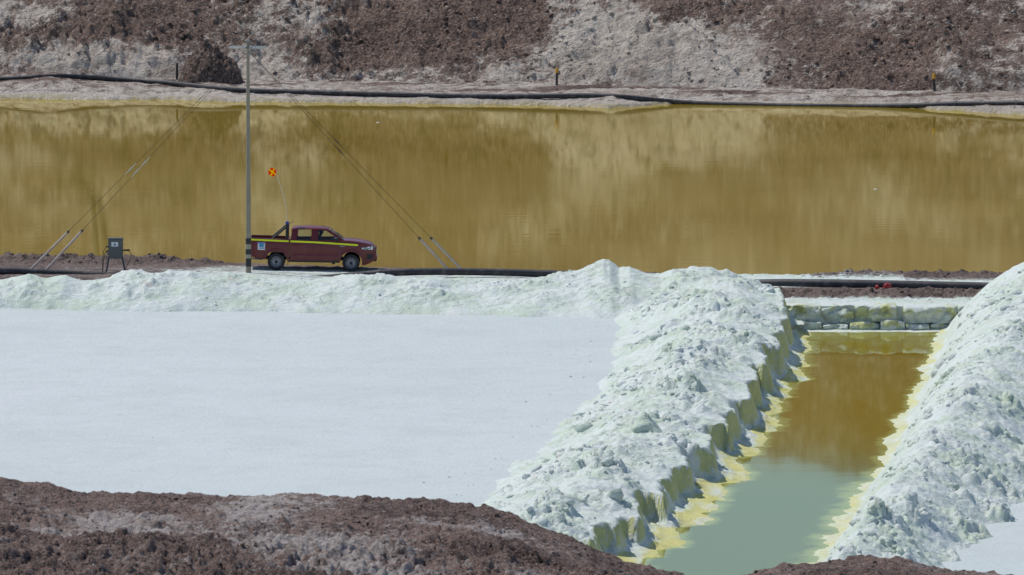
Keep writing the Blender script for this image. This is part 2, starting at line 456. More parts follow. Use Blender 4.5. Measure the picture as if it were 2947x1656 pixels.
# --- far salt pile
PATCH = [  # px, py, rx, ry, dirt (positive brown, negative pale)
    (1230, 90, 300, 130, 0.55), (1500, 60, 150, 90, 0.35), (1830, 130, 210, 80, -0.72), (1690, 90, 90, 110, -0.55), (1660, 215, 60, 60, -0.7), (2080, 160, 130, 60, -0.35),
    (1950, 230, 150, 40, -0.3), (1950, 20, 120, 40, 0.3), (2500, 140, 420, 160, 0.22), (230, 175, 330, 55, -0.58), (760, 190, 110, 55, -0.6), (90, 40, 130, 40, -0.5),
    (450, 60, 260, 70, 0.45), (780, 40, 90, 60, -0.25), (900, 60, 60, 60, -0.3), (1180, 215, 260, 35, -0.35), (1430, 200, 120, 50, -0.35), (900, 160, 110, 90, 0.25),
    (2120, 210, 60, 60, -0.3), (2710, 180, 40, 90, -0.25), (2510, 60, 30, 60, -0.2), (2190, 60, 30, 60, -0.2)]
def far_pile(name, label, Xs, Vs):
    U, V = np.meshgrid(Xs, Vs)
    X = U; Y = toe(U) + V - 0.3
    big = fbm(X * 0.06, V * 0.05, 31, 3)
    ridge = 24.0 + 2.2 * noise(X * 0.05, X * 0 + 1.7, 33) + 1.2 * noise(X * 0.16, X * 0 + 5.1, 34)
    slope = 0.60
    z0 = -0.55 + slope * V
    Zb = np.minimum(z0, ridge - 0.25 * np.abs(V - 40)) - 0.6 * np.exp(-((z0 - ridge) / 2.0) ** 2)
    amp = sstep(0.0, 1.2, V)
    Z = Zb + amp * (1.3 * big + 0.55 * fbm(X * 0.28, V * 0.22, 35, 3))
    rough_l = 0.55 + 0.6 * sstep(-0.3, 0.4, fbm(X * 0.15, V * 0.2, 38, 2)) - 0.25 * sstep(6, 14, X)
    Z = Z + amp * rough_l * (0.30 * fbm(X * 0.9, V * 0.9, 36, 5, 0.6) + 0.22 * fbm(X * 0.8 + 0.5 * V, V * 3.2, 37, 3, 0.6) + 0.34 * clods(X, V, 0.95, 40) + 0.24 * clods(X + 5, V, 0.42, 41) + 0.12 * clods(X, V + 9, 0.22, 42))
    # a deeper hollow with slabs, upper left
    Z = Z - 0.5 * np.exp(-((X + 13.5) / 1.6) ** 2 - ((V - 7.6) / 0.8) ** 2)
    PX = 1473.5 + X * FPX / np.hypot(Y, 30); PY = (30 - Z) * FPX / Y - 1323
    dirt = 0.60 + 0.35 * fbm(X * 0.12, V * 0.12, 44, 4) + 0.25 * fbm(X * 0.5, V * 0.5, 45, 3)
    for cx, cy, rx, ry, w in PATCH:
        dirt = dirt + w * np.exp(-((PX - cx + 60 * fbm(X * 0.5, V * 0.5, 47, 3)) / rx) ** 2 - ((PY - cy + 40 * fbm(X * 0.5, V * 0.5, 48, 3)) / ry) ** 2)
    dirt = np.where(V > 9.5, dirt + 0.12 + 0.25 * fbm(X * 0.08, V * 0.07, 49, 3), dirt)
    dirt = dirt - 0.9 * np.exp(-((X - 4 - 0.25 * V) / 5.0) ** 2 - ((V - 4) / 5.0) ** 2) * 0.0
    o = grid_obj(name, X, Y, Z, M['hill'], {'brown': dirt, 'yellow': -0.6, 'olive': -0.6})
    return tag(o, label, kind='structure')
far_pile('far_hillside', 'long brown salt pile behind the far bank', np.arange(-50, 50, 0.085), np.arange(0, 9.6, 0.085))
far_pile('upper_far_hillside', 'upper slope of the brown salt pile', np.arange(-75, 75, 0.3), 9.5 + np.concatenate([[0], np.cumsum(np.linspace(0.15, 0.6, 95)), [60, 90]]))

# --- brine pond
X, Y = np.meshgrid(np.linspace(-220, 220, 12), np.linspace(374.5, 530, 8))
o = grid_obj('pond_water', X, Y, np.full(X.shape, POND_Z), M['pond'])
tag(o, 'wide golden brown brine pond', kind='structure')

# --- causeway with the road
back = itp([(-45, 384.0), (-21, 383.6), (-10, 383.1), (-5, 382.4), (0, 381.0), (5, 379.6), (10, 378.4), (18, 377.2), (45, 376.5)])
def road_z(X, Y=None):
    X = np.asarray(X, float)
    return -0.02 - 0.0175 * (np.clip(X, -12.5, -4.5) + 9.68) + 0.05 * sstep(-4.5, 1, X) + 0.0 * X
def causeway_z(X, Y, fine=True):
    b = back(X)
    right = sstep(9.0, 10.5, X)
    e = b - Y
    z = road_z(X)
    edge = 0.35 * fbm(X * 0.8, Y * 0.3, 61, 3)
    z = z - 2.2 * (1 - sstep(-2.2, 0.35, e + edge))
    rub = np.exp(-((e - 0.9) / 0.75) ** 2)
    lf = 1 - sstep(-15.5, -10.5, X + 2.0 * fbm(X * 0.5, Y * 0.5, 67, 2))
    ramp = 0.03 + 0.23 * lf + 0.14 * sstep(11.5, 14, X)
    z = z + rub * ramp
    # right part: slope below the pipe, then the level ledge over the block wall
    z = z - right * (0.30 * (1 - sstep(369.4, 371.0, Y)) + 0.06 * (1 - sstep(368.5, 369.4, Y)))
    z = z - (1 - right) * 1.6 * (1 - sstep(373.6, 375.6, Y))
    if fine:
        rough_m = np.clip(rub * (0.3 + 0.7 * lf + 0.7 * sstep(11, 13.5, X)) + right * np.exp(-((Y - 370.2) / 0.9) ** 2) + 0.25 * lf, 0, 1.3)
        z = z + rough_m * (0.16 * clods(X, Y, 0.34, 62) + 0.09 * clods(X, Y, 0.17, 63) + 0.05 * fbm(X * 2, Y * 2, 64, 3))
        z = z + 0.012 * fbm(X * 1.5, Y * 1.5, 66, 3)
    return z
X, Y = np.meshgrid(np.arange(-46, 40, 0.075), np.arange(366.55, 387.5, 0.085))
Z = causeway_z(X, Y)
e = back(X) - Y
right = sstep(9.0, 10.5, X)
rub = np.exp(-((e - 0.9) / 1.1) ** 2) + (e < 0.9)
white_r = right * (1 - sstep(16.2, 18.4, X + 0.8 * (Y - 374))) * sstep(371.2, 372, Y)
lf = 1 - sstep(-15.5, -10.5, X + 2.0 * fbm(X * 0.5, Y * 0.5, 67, 2))
br = 0.36 + 0.45 * np.clip(rub, 0, 1) + 0.4 * lf + 0.25 * fbm(X * 0.4, Y * 1.5, 68, 3)
br = np.where(X > 9, np.clip(rub * sstep(10.8, 12.8, X) * 1.1, 0, 1) - 0.3 + 1.35 * np.exp(-((Y - 370.75) / 1.35) ** 4) + 0.35 * (X > 16) * sstep(372, 373.5, Y), br)
o = grid_obj('causeway', X, Y, Z, M['salt'], {'brown': br, 'yellow': -0.6, 'olive': -0.6})
tag(o, 'dirt causeway road between the pond and the salt flat', kind='structure')

# --- white salt flats
X, Y = np.meshgrid(np.linspace(-90, 4.0, 90), np.linspace(215, 373, 120))
lim = np.interp(Y, [215, 298, 320, 334, 356, 373], [-4.0, 1.6, 4.6, 5.8, 7.4, 8.0])
X = -90 + (lim + 90) * (X + 90) / 94.0
o = grid_obj('salt_flat', X, Y, FLAT_Z + 0.012 * fbm(X * 0.2, Y * 0.1, 71, 2), M['flat'])
tag(o, 'smooth pale salt flat', kind='structure')
X, Y = np.meshgrid(np.linspace(0, 1, 60), np.linspace(215, 350, 60))
lim = np.interp(Y, [215, 281, 290, 350], [7.0, 13.0, 14.8, 22.5])
o = grid_obj('right_salt_flat', lim + (70 - lim) * X, Y, FLAT_Z + 0.012 * fbm(lim + X * 8, Y * 0.1, 72, 2), M['flat'])
tag(o, 'smooth pale salt flat beyond the right bank', kind='structure')

# --- heaped salt: relief shared by the berm and the banks
def heap_relief(X, Y, seed, k=1.0):
    c = sstep(-0.30, 0.40, fbm(X * 0.30, Y * 0.22, seed + 9, 3))
    r = 1 - 2 * np.abs(noise(X * 0.75 + 0.4 * noise(X * 1.7, Y * 1.7, seed + 5), Y * 0.6, seed + 4))
    return k * (0.16 * fbm(X * 0.6, Y * 0.6, seed, 5, 0.58) + 0.10 * r * c + (0.01 + 0.32 * c * c) * clods(X, Y, 0.95, seed + 1, 0.6)
                + (0.025 + 0.19 * c) * clods(X + 3, Y, 0.42, seed + 2, 0.5) + (0.035 + 0.07 * c) * clods(X, Y + 7, 0.20, seed + 3, 0.5) + 0.035 * fbm(X * 4.0, Y * 4.0, seed + 6, 2))
crest = itp([(at_y(x, 800, 374)[0], at_y(x, y, 374)[2]) for x, y in
    ((-900, 785), (-300, 780), (0, 797), (80, 782), (130, 797), (190, 783), (240, 800), (300, 797), (380, 776), (450, 786), (563, 772), (640, 783), (700, 795), (790, 792), (900, 796), (960, 792), (1035, 783), (1080, 791),
     (1150, 794), (1240, 789), (1300, 796), (1400, 797), (1500, 797), (1560, 787), (1660, 780), (1700, 765), (1735, 750), (1755, 752), (1780, 772), (1810, 762), (1860, 778), (1900, 782), (1930, 773), (1985, 766), (2020, 768), (2060, 780), (2110, 790), (2160, 800), (2200, 815), (2240, 850), (2280, 900))])
berm_toe = itp([(-46, 371.4), (-21, 371.0), (-7, 368.6), (3.5, 366.6), (12, 365)])
X, Y = np.meshgrid(np.arange(-46, 11.6, 0.07), np.arange(363.5, 377.6, 0.08))
cz = crest(X); t0 = berm_toe(X) + 0.9 * fbm(X * 0.35, Y * 0.15, 89, 4)
t = (Y - t0) / (374.0 - t0)
h = np.where(t < 1, np.clip(t, -0.3, 1), 1)
prof = np.where(h < 0, h * 0.4, np.sin(np.clip(h, 0, 1) * np.pi / 2) ** 0.85)
Z = (FLAT_Z - 0.04) + (cz - FLAT_Z) * prof - 0.55 * np.clip(Y - 374.2, 0, 9) ** 1.15
Z = Z + heap_relief(X, Y, 81, 1.0) * sstep(-0.02, 0.28, t) * (0.75 - 0.3 * np.exp(-((Y - 374) / 0.9) ** 2)) - 0.10 * sstep(0, 0.3, t)
Z = Z + 0.10 * fbm(X * 0.35, Y * 0.5, 85, 3) * sstep(0.1, 0.5, t)
ye = -0.15 + 0.45 * fbm(X * 0.15, Y * 0.3, 86, 3)
brn = -0.35 + 0.55 * sstep(0.30, 0.5, fbm(X * 0.55, Y * 0.6, 87, 4)) * sstep(0.0, 0.3, t)
o = grid_obj('salt_berm', X, Y, Z, M['salt'], {'brown': brn, 'yellow': ye * 0.4 - 0.2, 'olive': -0.4 + 0.3 * sstep(0.2, 0.5, fbm(X * 0.4, Y * 0.4, 88, 3))})
tag(o, 'heaped white salt berm along the causeway', kind='structure')

# --- left bank of the canal: cut edge in steps, each step a bite of the digger
STEP = [(378, 11.0), (355.7, 10.65), (349.5, 10.3), (343.8, 9.97), (337, 9.35), (331.3, 8.74), (324.2, 8.43), (318.6, 7.74), (315.2, 7.36), (306.6, 6.59), (300.8, 5.73), (297.1, 5.15),
        (292.7, 4.80), (286.3, 3.91), (283.6, 3.27), (277, 2.5), (271, 1.7), (264, 0.9), (250, 0.0), (215, -2.5)]
def cut_edge(X, Y):
    Yw = Y + 0.9 * fbm(X * 0.9, Y * 0.25, 91, 3)
    e = np.full(np.shape(Y), STEP[0][1], float)
    for (ya, xa), (yb, xb) in zip(STEP[:-1], STEP[1:]):
        e = e + (xb - xa) * sstep(ya + 0.35, ya - 0.35, Yw)
    return e + 0.16 * fbm(X * 0 + 2.2, Y * 0.45, 92, 3)
toe_l = itp([(378, 3.2), (366, 3.6), (356, 3.3), (345, 3.1), (334.5, 2.4), (320, 0.9), (309, -0.4), (298, -1.6), (285, -3.1), (215, -9)])
mid_c = itp([(378, 14.6), (366, 14.0), (284.6, 7.0), (215, 1.0)])
bank_top = itp([(378, 0.75), (370, 0.85), (360, 0.52), (340, 0.32), (320, 0.22), (300, 0.12), (285, 0.05), (215, 0.0)])
Yv = np.arange(246, 374.6, 0.11)
Uv = np.linspace(0, 1, 190)
U, Y = np.meshgrid(Uv, Yv)
xa, xb = toe_l(Y) - 1.2, mid_c(Y)
X = xa + (xb - xa) * U
ed = cut_edge(X, Y)
tl = toe_l(Y) + 0.7 * fbm(X * 0.25, Y * 0.18, 93, 3)
s = (X - tl) / (ed - tl)
zt = bank_top(Y)
f = np.where(s < 0, s * 0.5, (0.45 * np.clip(s / 0.66, 0, 1) + 0.55 * sstep(0.0, 0.66, s)) * (1 - 0.30 * sstep(0.66, 1.0, s)))
top = FLAT_Z - 0.12 + (zt - FLAT_Z + 0.12) * f + heap_relief(X, Y, 95, 1.1) * sstep(0, 0.2, s) * (0.40 + 0.70 * sstep(0.15, 0.6, s)) * (1 - 0.45 * sstep(0.8, 1, s)) - 0.05
d = X - ed
farness = sstep(296, 335, Y)
shelf = -1.17 - (0.085 + 0.055 * farness) * np.clip(d, 0, 9) + (0.20 * clods(X, Y, 0.5, 99) + 0.10 * clods(X, Y, 0.25, 100)) * (1 - sstep(0.2, 1.1, d)) + 0.06 * fbm(X * 0.7, Y * 0.30, 97, 4) + 0.02 * fbm(X * 3, Y * 1.5, 98, 2)
shelf = np.where(d > 1.2, shelf - 0.06 * (d - 1.2), shelf)
tooth = np.zeros_like(Y)
for (ya, xa_), (yb, xb_) in zip(STEP[1:], STEP[:-1]):
    th = (0.35 + 0.5 * _tab(5)[0][int(ya * 7) % 997]) * (yb - ya)
    tooth = np.maximum(tooth, sstep(ya - 0.6, ya - 0.1, Y) * (1 - sstep(ya + th, ya + th + 1.4, Y)))
tooth = np.clip(tooth + 0.9 * fbm(X * 0.3, Y * 0.35, 107, 3), 0, 1)
wq = 0.26 + 0.62 * (1 - tooth)
wall = sstep(0.02, 1.0, (d + 0.35 * (1 - tooth) + 0.10 * fbm(X * 1.2, Y * 1.2, 96, 2)) / wq)
Z = top * (1 - wall) + shelf * wall
slump = 4 * wall * (1 - wall)
Z = Z + slump * ((0.16 + 0.25 * (1 - tooth)) * (clods(X, Y, 0.45, 170) - 0.25) + 0.10 * fbm(X * 2.2, Y * 1.1, 171, 3) + 0.12 * (1 - tooth) * clods(X, Y, 0.22, 172))
# fade out under the junction heap at the far end
Z = np.where(Y > 366.5, np.minimum(Z, Z - 0.10 * (Y - 366.5) * (1 - wall)), Z)
cut = np.exp(-((d - 0.16) / 0.24) ** 2) * sstep(0.02, 0.2, top - shelf)
steep = np.hypot(np.gradient(Z, axis=0) / 0.11, np.gradient(Z, axis=1) / ((xb - xa) / 189))
ol = -0.5 + 1.25 * np.clip(sstep(0.9, 2.2, steep) * np.exp(-(np.clip(np.abs(d) - 0.1, 0, 9) / 0.35) ** 2) * (0.45 + 0.55 * sstep(0.2, 0.7, tooth)), 0, 1) + 0.30 * sstep(0.15, 0.5, fbm(X * 0.5, Y * 0.35, 101, 3))
ye = np.where(d > 0.3, -0.05 + 0.95 * sstep(0.15, 0.9, d + 0.6 * fbm(X * 0.8, Y * 0.4, 103, 3)) + 0.7 * fbm(X * 1.4, Y * 0.35, 108, 4), -0.45 + 0.4 * fbm(X * 0.2, Y * 0.2, 104, 3))
brn = -0.45 + 0.65 * sstep(0.28, 0.5, fbm(X * 0.6, Y * 0.35, 105, 4)) * (np.exp(-((s - 0.04) / 0.10) ** 2)) + 0.35 * sstep(0.42, 0.6, fbm(X * 0.7, Y * 0.7, 106, 3)) * (d < 0)
LB = (X[::2].copy(), Z[::2].copy())
o = grid_obj('left_canal_bank', X, Y, Z, M['salt'], {'brown': brn, 'yellow': ye, 'olive': ol})
tag(o, 'heaped white salt bank with a cut olive edge left of the canal', kind='structure')

# --- right bank of the canal
edge_r = itp([(378, 18.4), (366, 17.3), (340, 15.25), (318, 13.3), (303, 11.9), (284.6, 9.95), (215, 3.2)])
toe_r = itp([(378, 30.0), (366, 28.5), (330, 22.8), (310, 19.0), (290, 15.9), (281, 14.0), (215, 5.5)])
top_r = itp([(378, 1.5), (368, 1.55), (350, 1.05), (320, 0.75), (290, 0.45), (280, 0.35), (215, 0.3)])
Yv = np.arange(246, 371.5, 0.11)
U, Y = np.meshgrid(np.linspace(0, 1, 200), Yv)
xa, xb = mid_c(Y) - 0.02, toe_r(Y) + 1.0
X = xa + (xb - xa) * U ** 0.92
er = edge_r(Y) + 0.30 * fbm(X * 0.3, Y * 0.22, 111, 3) + 0.12 * fbm(X * 0 + 4, Y * 0.9, 112, 3)
s = (X - er) / (toe_r(Y) - er)
d = X - er
zt = top_r(Y)
hs = 0.36
f = np.where(s < hs, 1 - (1 - np.clip(s / hs, 0, 1)) ** 2.1, 1 - sstep(hs, 1.05, s) ** 1.1)
Z = CANAL_Z + 0.03 + (zt - CANAL_Z - 0.03) * np.where(s < hs, f, 1.0)
Z = np.where(s >= hs, zt + (FLAT_Z - 0.15 - zt) * sstep(hs, 1.0, s), Z)
Z = Z + heap_relief(X, Y, 115, 0.85) * sstep(0.0, 0.9, d) * (0.35 + 0.95 * sstep(0.10, 0.42, s)) * (1.15 - 0.4 * sstep(310, 355, Y)) * (1 - 0.7 * sstep(0.9, 1.02, s)) - 0.06 * sstep(0, 0.5, d)
shelf = CANAL_Z + 0.025 + (0.10 + 0.16 * sstep(296, 335, Y)) * (d + 0.30) + 0.055 * fbm(X * 0.7, Y * 0.30, 117, 4) + 0.02 * fbm(X * 3, Y * 1.5, 118, 2)
shelf = np.where(d < -1.4, shelf + 0.1 * (d + 1.4), shelf)
k = sstep(-0.1, 0.25, d)
Z = shelf * (1 - k) + Z * k
end = sstep(366.0, 371.0, Y - 0.05 * (X - 17))
Z = Z - 1.9 * end ** 1.2
ye = np.where(d < 0.55, 0.62 - 0.9 * sstep(-0.2, 0.45, d + 0.3 * fbm(X, Y * 0.4, 119, 2)), -0.45) + 0.35 * fbm(X * 0.3, Y * 0.3, 120, 3)
brn = -0.45 + 0.75 * sstep(0.40, 0.62, fbm(X * 0.6, Y * 0.4, 121, 4)) * sstep(0.5, 1.5, d)
RB = (X[::2].copy(), Z[::2].copy())
o = grid_obj('right_canal_bank', X, Y, Z, M['salt'], {'brown': brn, 'yellow': ye, 'olive': -0.45 + 0.25 * sstep(0.2, 0.5, fbm(X * 0.5, Y * 0.35, 123, 3))})
tag(o, 'heaped white salt bank right of the canal', kind='structure')

# --- canal water
Yw = np.arange(246, 371.5, 0.11)[::2]
uu = np.linspace(0, 1, 150)
wx0, wx1 = np.interp(Yw, [215, 366.4], [-4, 8.5]), np.interp(Yw, [215, 366.4], [13, 25.5])
X = wx0[:, None] + (wx1 - wx0)[:, None] * uu; Y = np.repeat(Yw[:, None], len(uu), 1)
bed = np.stack([np.where(X[i] < mid_c(Yw[i]), np.interp(X[i], LB[0][i], LB[1][i]), np.interp(X[i], RB[0][i], RB[1][i])) for i in range(len(Yw))])
k = Yw < 366.5
sh = 1 - sstep(0.0, 0.075, CANAL_Z - bed + 0.02 * fbm(X * 1.5, Y * 0.8, 143, 3))
sh = np.maximum(sh, 0.75 * sstep(358.5, 364.5, Y + 1.2 * fbm(X * 0.5, Y * 0.2, 146, 3)))  # bright reflection of the block wall painted into the water at the far end
o = grid_obj('canal_water', X[k], Y[k], np.full(X[k].shape, CANAL_Z), M['canal'], {'shallow_and_wall_mirror': sh[k], 'sky_mirror': sstep(332, 300, Y + 4 * fbm(X * 0.2, Y * 0.1, 144, 3))[k]})  # second mask paints the sky's reflection into the near stretch
tag(o, 'still yellow green brine in the canal', kind='structure')

# --- near salt pile in the foreground
fcrest = itp([(at_y(x, 1500, 222)[0], at_y(x, y, 222)[2]) for x, y in
    ((-600, 1372), (0, 1388), (60, 1393), (130, 1397), (200, 1412), (250, 1421), (330, 1424), (470, 1424), (560, 1427), (650, 1432), (750, 1430), (830, 1426), (930, 1431), (1050, 1436), (1150, 1441), (1250, 1443), (1330, 1451),
     (1400, 1465), (1480, 1490), (1560, 1520), (1640, 1550), (1720, 1586), (1800, 1620), (1900, 1646), (2000, 1664), (2100, 1666), (2200, 1646), (2280, 1630), (2400, 1615), (2540, 1607), (2620, 1620), (2720, 1640), (2800, 1650), (2947, 1668), (3500, 1690))])
X, Y = np.meshgrid(np.arange(-17.5, 17.5, 0.045), np.concatenate([np.arange(180, 200, 0.5), np.arange(200, 224.5, 0.06), np.arange(224.5, 242, 0.5)]))
cz = fcrest(X)
flatz = 6.2
back_k = sstep(206, 222, Y)
Zb = np.where(Y < 222, cz * back_k + (1 - back_k) * (0.55 * cz + 0.45 * 6.9), cz - 0.75 * np.clip(Y - 222.3, 0, 99))
und = 0.30 * fbm(X * 0.13, Y * 0.16, 131, 3) * (1 - np.exp(-((Y - 222) / 2.5) ** 2)) - 0.10 * (1 - np.exp(-((Y - 222) / 3.0) ** 2))
rl = 0.55 + 1.0 * sstep(221, 208, Y)
Z = Zb + und + rl * (0.12 * fbm(X * 1.0, Y * 1.0, 132, 5, 0.6) + 0.17 * clods(X, Y, 0.42, 133, 0.5) + 0.13 * clods(X, Y + 3, 0.22, 134, 0.5) + 0.06 * clods(X + 1, Y, 0.12, 135))
Z = Z - 0.06
dirt = 0.82 + 0.35 * fbm(X * 0.2, Y * 0.2, 136, 3)
for cx, cy, rx, ry, w in ((-6.2, 219.0, 1.2, 3.0, -1.0), (-9.2, 216, 1.4, 1.6, -0.9), (-4.2, 211, 1.7, 3.0, -0.8), (-10.8, 213.5, 1.2, 0.8, -0.8), (-3.0, 206.5, 1.6, 1.2, -0.7), (-1.2, 217.5, 1.1, 1.0, -0.7), (0.9, 208.0, 0.9, 1.0, -0.6), (-7.6, 214, 2.0, 0.9, -0.5)):
    dirt = dirt + w * np.exp(-((X - cx + 0.7 * fbm(X * 0.6, Y * 0.4, 137, 3)) / rx) ** 2 - ((Y - cy + 1.5 * fbm(X * 0.6, Y * 0.4, 138, 3)) / ry) ** 2)
rust = -0.35 + 0.75 * sstep(-0.05, 0.3, fbm(X * 0.25, Y * 0.12, 139, 3)) * sstep(212, 219, Y)
o = grid_obj('near_hillside', X, Y, Z, M['front'], {'brown': dirt, 'yellow': -0.7, 'olive': rust})
tag(o, 'dark brown crusted salt pile in the foreground', kind='structure')
# ================================================================== THE THINGS
# --- wall of cut salt blocks that closes the canal
wall = thing('block_wall', 'two courses of rough olive salt blocks closing the far end of the canal', 'wall', (0, 0, 0))
def rough_block(name, a, b, seed, parent, ol):
    a, b = np.array(a, float), np.array(b, float)
    nx, nz = max(8, int((b[0]-a[0]) / 0.06)), max(6, int((b[2]-a[2]) / 0.05))
    rows = [(1.0, 1.0), (0.6, 1.0), (0.3, 1.0), (0.12, 0.985), (0.03, 0.95)] + [(0.0, 0.93 - 0.93 * (i + 1) / nz) for i in range(nz)]
    C, Rr = np.meshgrid(np.arange(nx + 5), np.arange(len(rows)))
    t = np.clip((C - 2) / nx, 0, 1)
    dy = np.array([r[0] for r in rows])[Rr]; dz = np.array([r[1] for r in rows])[Rr]
    endk = np.where((C == 0) | (C == nx + 4), 1.0, np.where((C == 1) | (C == nx + 3), 0.35, 0.0))
    Xg = a[0] + (b[0]-a[0]) * t
    Yg = a[1] + (b[1]-a[1]) * np.maximum(dy, endk)
    Zg = a[2] + (b[2]-a[2]) * dz
    rnd_ = np.abs(2 * t - 1) ** 5
    Yg = Yg + 0.07 * rnd_ * (1 - dy); Zg = Zg - 0.03 * rnd_ * dz
    n1 = fbm(Xg * 1.3 + seed, Zg * 2.0 + Yg, 200 + seed, 5, 0.6); n2 = fbm(Xg * 1.0 - seed, Zg * 1.7 - Yg, 300 + seed, 4)
    under = 0.10 * sstep(0.45, 0.1, dz) * (1 - dy)            # undercut, crumbled foot
    Yg = Yg + 0.30 * n1 * (1 - 0.6 * dy) + under; Zg = Zg + 0.13 * n2 * dz; Xg = Xg + 0.06 * n1
    oo = ol + 0.8 * n2 - 0.45 * sstep(0.85, 1.0, dz) - 0.25 * sstep(0.4, 0.1, dz)
    return grid_obj(name, Xg[::-1], Yg[::-1], Zg[::-1], M['salt'], {'brown': -0.35 + 0.25 * sstep(0.3, 0.0, dz) * (b[2] < -0.8), 'yellow': -0.3, 'olive': oo}, parent)
up = [(10.6, 12.3, 0.06), (12.33, 13.6, 0.14), (13.62, 15.3, -0.02), (15.55, 17.7, -0.10), (17.72, 19.6, 0.08)]
lo = [(10.6, 12.3), (12.35, 13.35), (13.45, 14.6), (14.65, 15.6), (15.65, 16.6), (16.65, 18.2), (18.2, 19.4)]
for i, (x0, x1, dy) in enumerate(up):
    rough_block('salt_block', (x0, 366.12 + dy, -0.98 - 0.05 * (i % 2)), (x1, 367.15, -0.335 - 0.02 * (i % 2)), 3 + i, wall, 0.36 + 0.12 * ((i * 7) % 3))
for i, (x0, x1) in enumerate(lo):
    rough_block('salt_block', (x0, 365.78 + 0.07 * (i % 3), -1.36), (x1, 366.7, -0.95 - 0.05 * ((i * 5) % 3)), 13 + i, wall, 0.30 + 0.12 * ((i * 4) % 3))
Xg, Zg = np.meshgrid(np.arange(10.2, 20.0, 0.08), np.arange(-1.4, -0.33, 0.06))
grid_obj('backing', Xg, 366.42 + 0.14 * fbm(Xg * 1.5, Zg * 2, 145, 4), Zg, M['salt'], {'brown': -0.3, 'yellow': -0.4, 'olive': 0.1}, wall)
X, Y = np.meshgrid(np.arange(10.3, 18.4, 0.1), np.arange(364.2, 366.4, 0.1))
Z = CANAL_Z + 0.05 * (Y - 365.15 + 0.5 * fbm(X * 0.5, Y * 0.4, 141, 3)) + 0.01 * fbm(X * 2, Y * 2, 142, 2)
tag(grid_obj('crust_shelf', X, Y, Z, M['salt'], {'brown': -0.35, 'yellow': 0.32, 'olive': -0.4}), 'pale yellow salt crust at the foot of the block wall', kind='structure')

# --- pipes
def drape(px, py, zf, r, z_hint=-0.4):     # where the sight line meets the terrain, raised by the radius
    d = ray(px, py); best = None
    for Yt in np.arange(498, 524, 0.1):
        p = d * (Yt / d[1]) + np.array((0, 0, CAMZ))
        if p[2] <= float(zf(np.array([p[0]]), np.array([p[1]]), False)[0]) + r:
            best = p; break
    if best is None: best = p
    return best
def smooth_path(P, n):
    P = np.array(P, float)
    t = np.concatenate([[0], np.cumsum(np.linalg.norm(np.diff(P, axis=0), axis=1))])
    tt = np.linspace(0, t[-1], n)
    Q = np.stack([np.interp(tt, t, P[:, k]) for k in range(3)], -1)
    for _ in range(6):
        Q[1:-1] = 0.25 * Q[:-2] + 0.5 * Q[1:-1] + 0.25 * Q[2:]
    return Q
FP = [(-700, 232), (-300, 230), (0, 227), (100, 222), (190, 219), (300, 226), (400, 232), (500, 240), (560, 247), (640, 256), (720, 262), (900, 266), (1100, 272), (1300, 277), (1500, 278), (1700, 275), (1780, 278), (1850, 285),
      (1950, 295), (2050, 300), (2300, 306), (2500, 307), (2650, 304), (2750, 299), (2947, 297), (3300, 300)]
pts = smooth_path([drape(x, y, bank_z, 0.13) for x, y in FP], 220)
fp = tag(MB().tube(pts, 0.135, 12).build('pipe', M['pipe'], smooth=True), 'long black pipe winding along the far edge of the pond', 'pipe')
# joints on the far pipe
for k in (40, 92, 150, 190):
    a, b = pts[k], pts[k + 1]
    dd = (b - a) / np.linalg.norm(b - a)
    MB().tube([a - dd * 0.12, a + dd * 0.12], 0.155, 12).build('pipe_joint', M['pipe'], fp, smooth=True)
# hose that comes down the pile beyond the frame and is seen in the pond
hp = []
for px, py in ((205, -20), (245, -60), (262, -110), (268, -170), (272, -240), (276, -330)):
    d = ray(px, py)
    for Yt in np.arange(515, 545, 0.1):
        p = d * (Yt / d[1]) + np.array((0, 0, CAMZ))
        if p[2] <= -0.55 + 0.60 * (Yt - float(toe(p[0])) + 0.3) + 0.9: break
    hp.append(p)
tag(MB().tube(smooth_path(hp, 40), 0.16, 10).build('hose', M['rubber'], smooth=True), 'black hose running down the upper far salt pile, mirrored in the pond', 'hose')
# causeway pipe
CPY = itp([(-46, 377.6), (-21, 377.3), (-16, 377.2), (-8, 377.4), (0, 377.2), (4, 376.8), (8, 375.8)])
CPZ = itp([(-46, 0.20), (-21, 0.20), (-17, 0.0), (-12, -0.25), (-8.5, -0.22), (-6.5, -0.04), (-5, 0.12), (-3, 0.16), (0, 0.12), (4, 0.0), (8, -0.2)])
pp = smooth_path([(x, float(CPY(x)), float(CPZ(x))) for x in np.arange(-46, 8.1, 0.8)], 140)
np_ = tag(MB().tube(pp, 0.15, 14).build('pipe', M['pipe'], smooth=True), 'black pipe lying on the causeway in front of the red pickup', 'pipe')
for k in (55, 105):
    dd = (pp[k+1] - pp[k]) / np.linalg.norm(pp[k+1] - pp[k])
    MB().tube([pp[k] - dd * 0.05, pp[k] + dd * 0.05], 0.19, 14).build('flange', M['pipe'], np_, smooth=True)
rp = smooth_path([(9.5, 373.0, -0.05), (10.6, 372.6, 0.02), (13, 371.9, 0.06), (16, 371.3, 0.05), (19, 370.7, 0.03), (22, 370.1, 0.0), (26, 369.6, -0.1)], 60)
rpo = tag(MB().tube(rp, 0.205, 16).build('pipe', M['pipe'], smooth=True), 'thick black pipe with a red cap between the two white banks', 'pipe')
c = np.array((15.12, 371.20, 0.0))
fit = MB().lathe([(0.0, -0.34), (0.10, -0.335), (0.165, -0.30), (0.185, -0.24), (0.185, -0.19), (0.12, -0.17), (0.11, 0.05)], (c[0], c[1], c[2]), 'y', 20).build('cap', M['red'], rpo, smooth=True)
fit['label'] = 'round red cap on the pipe'
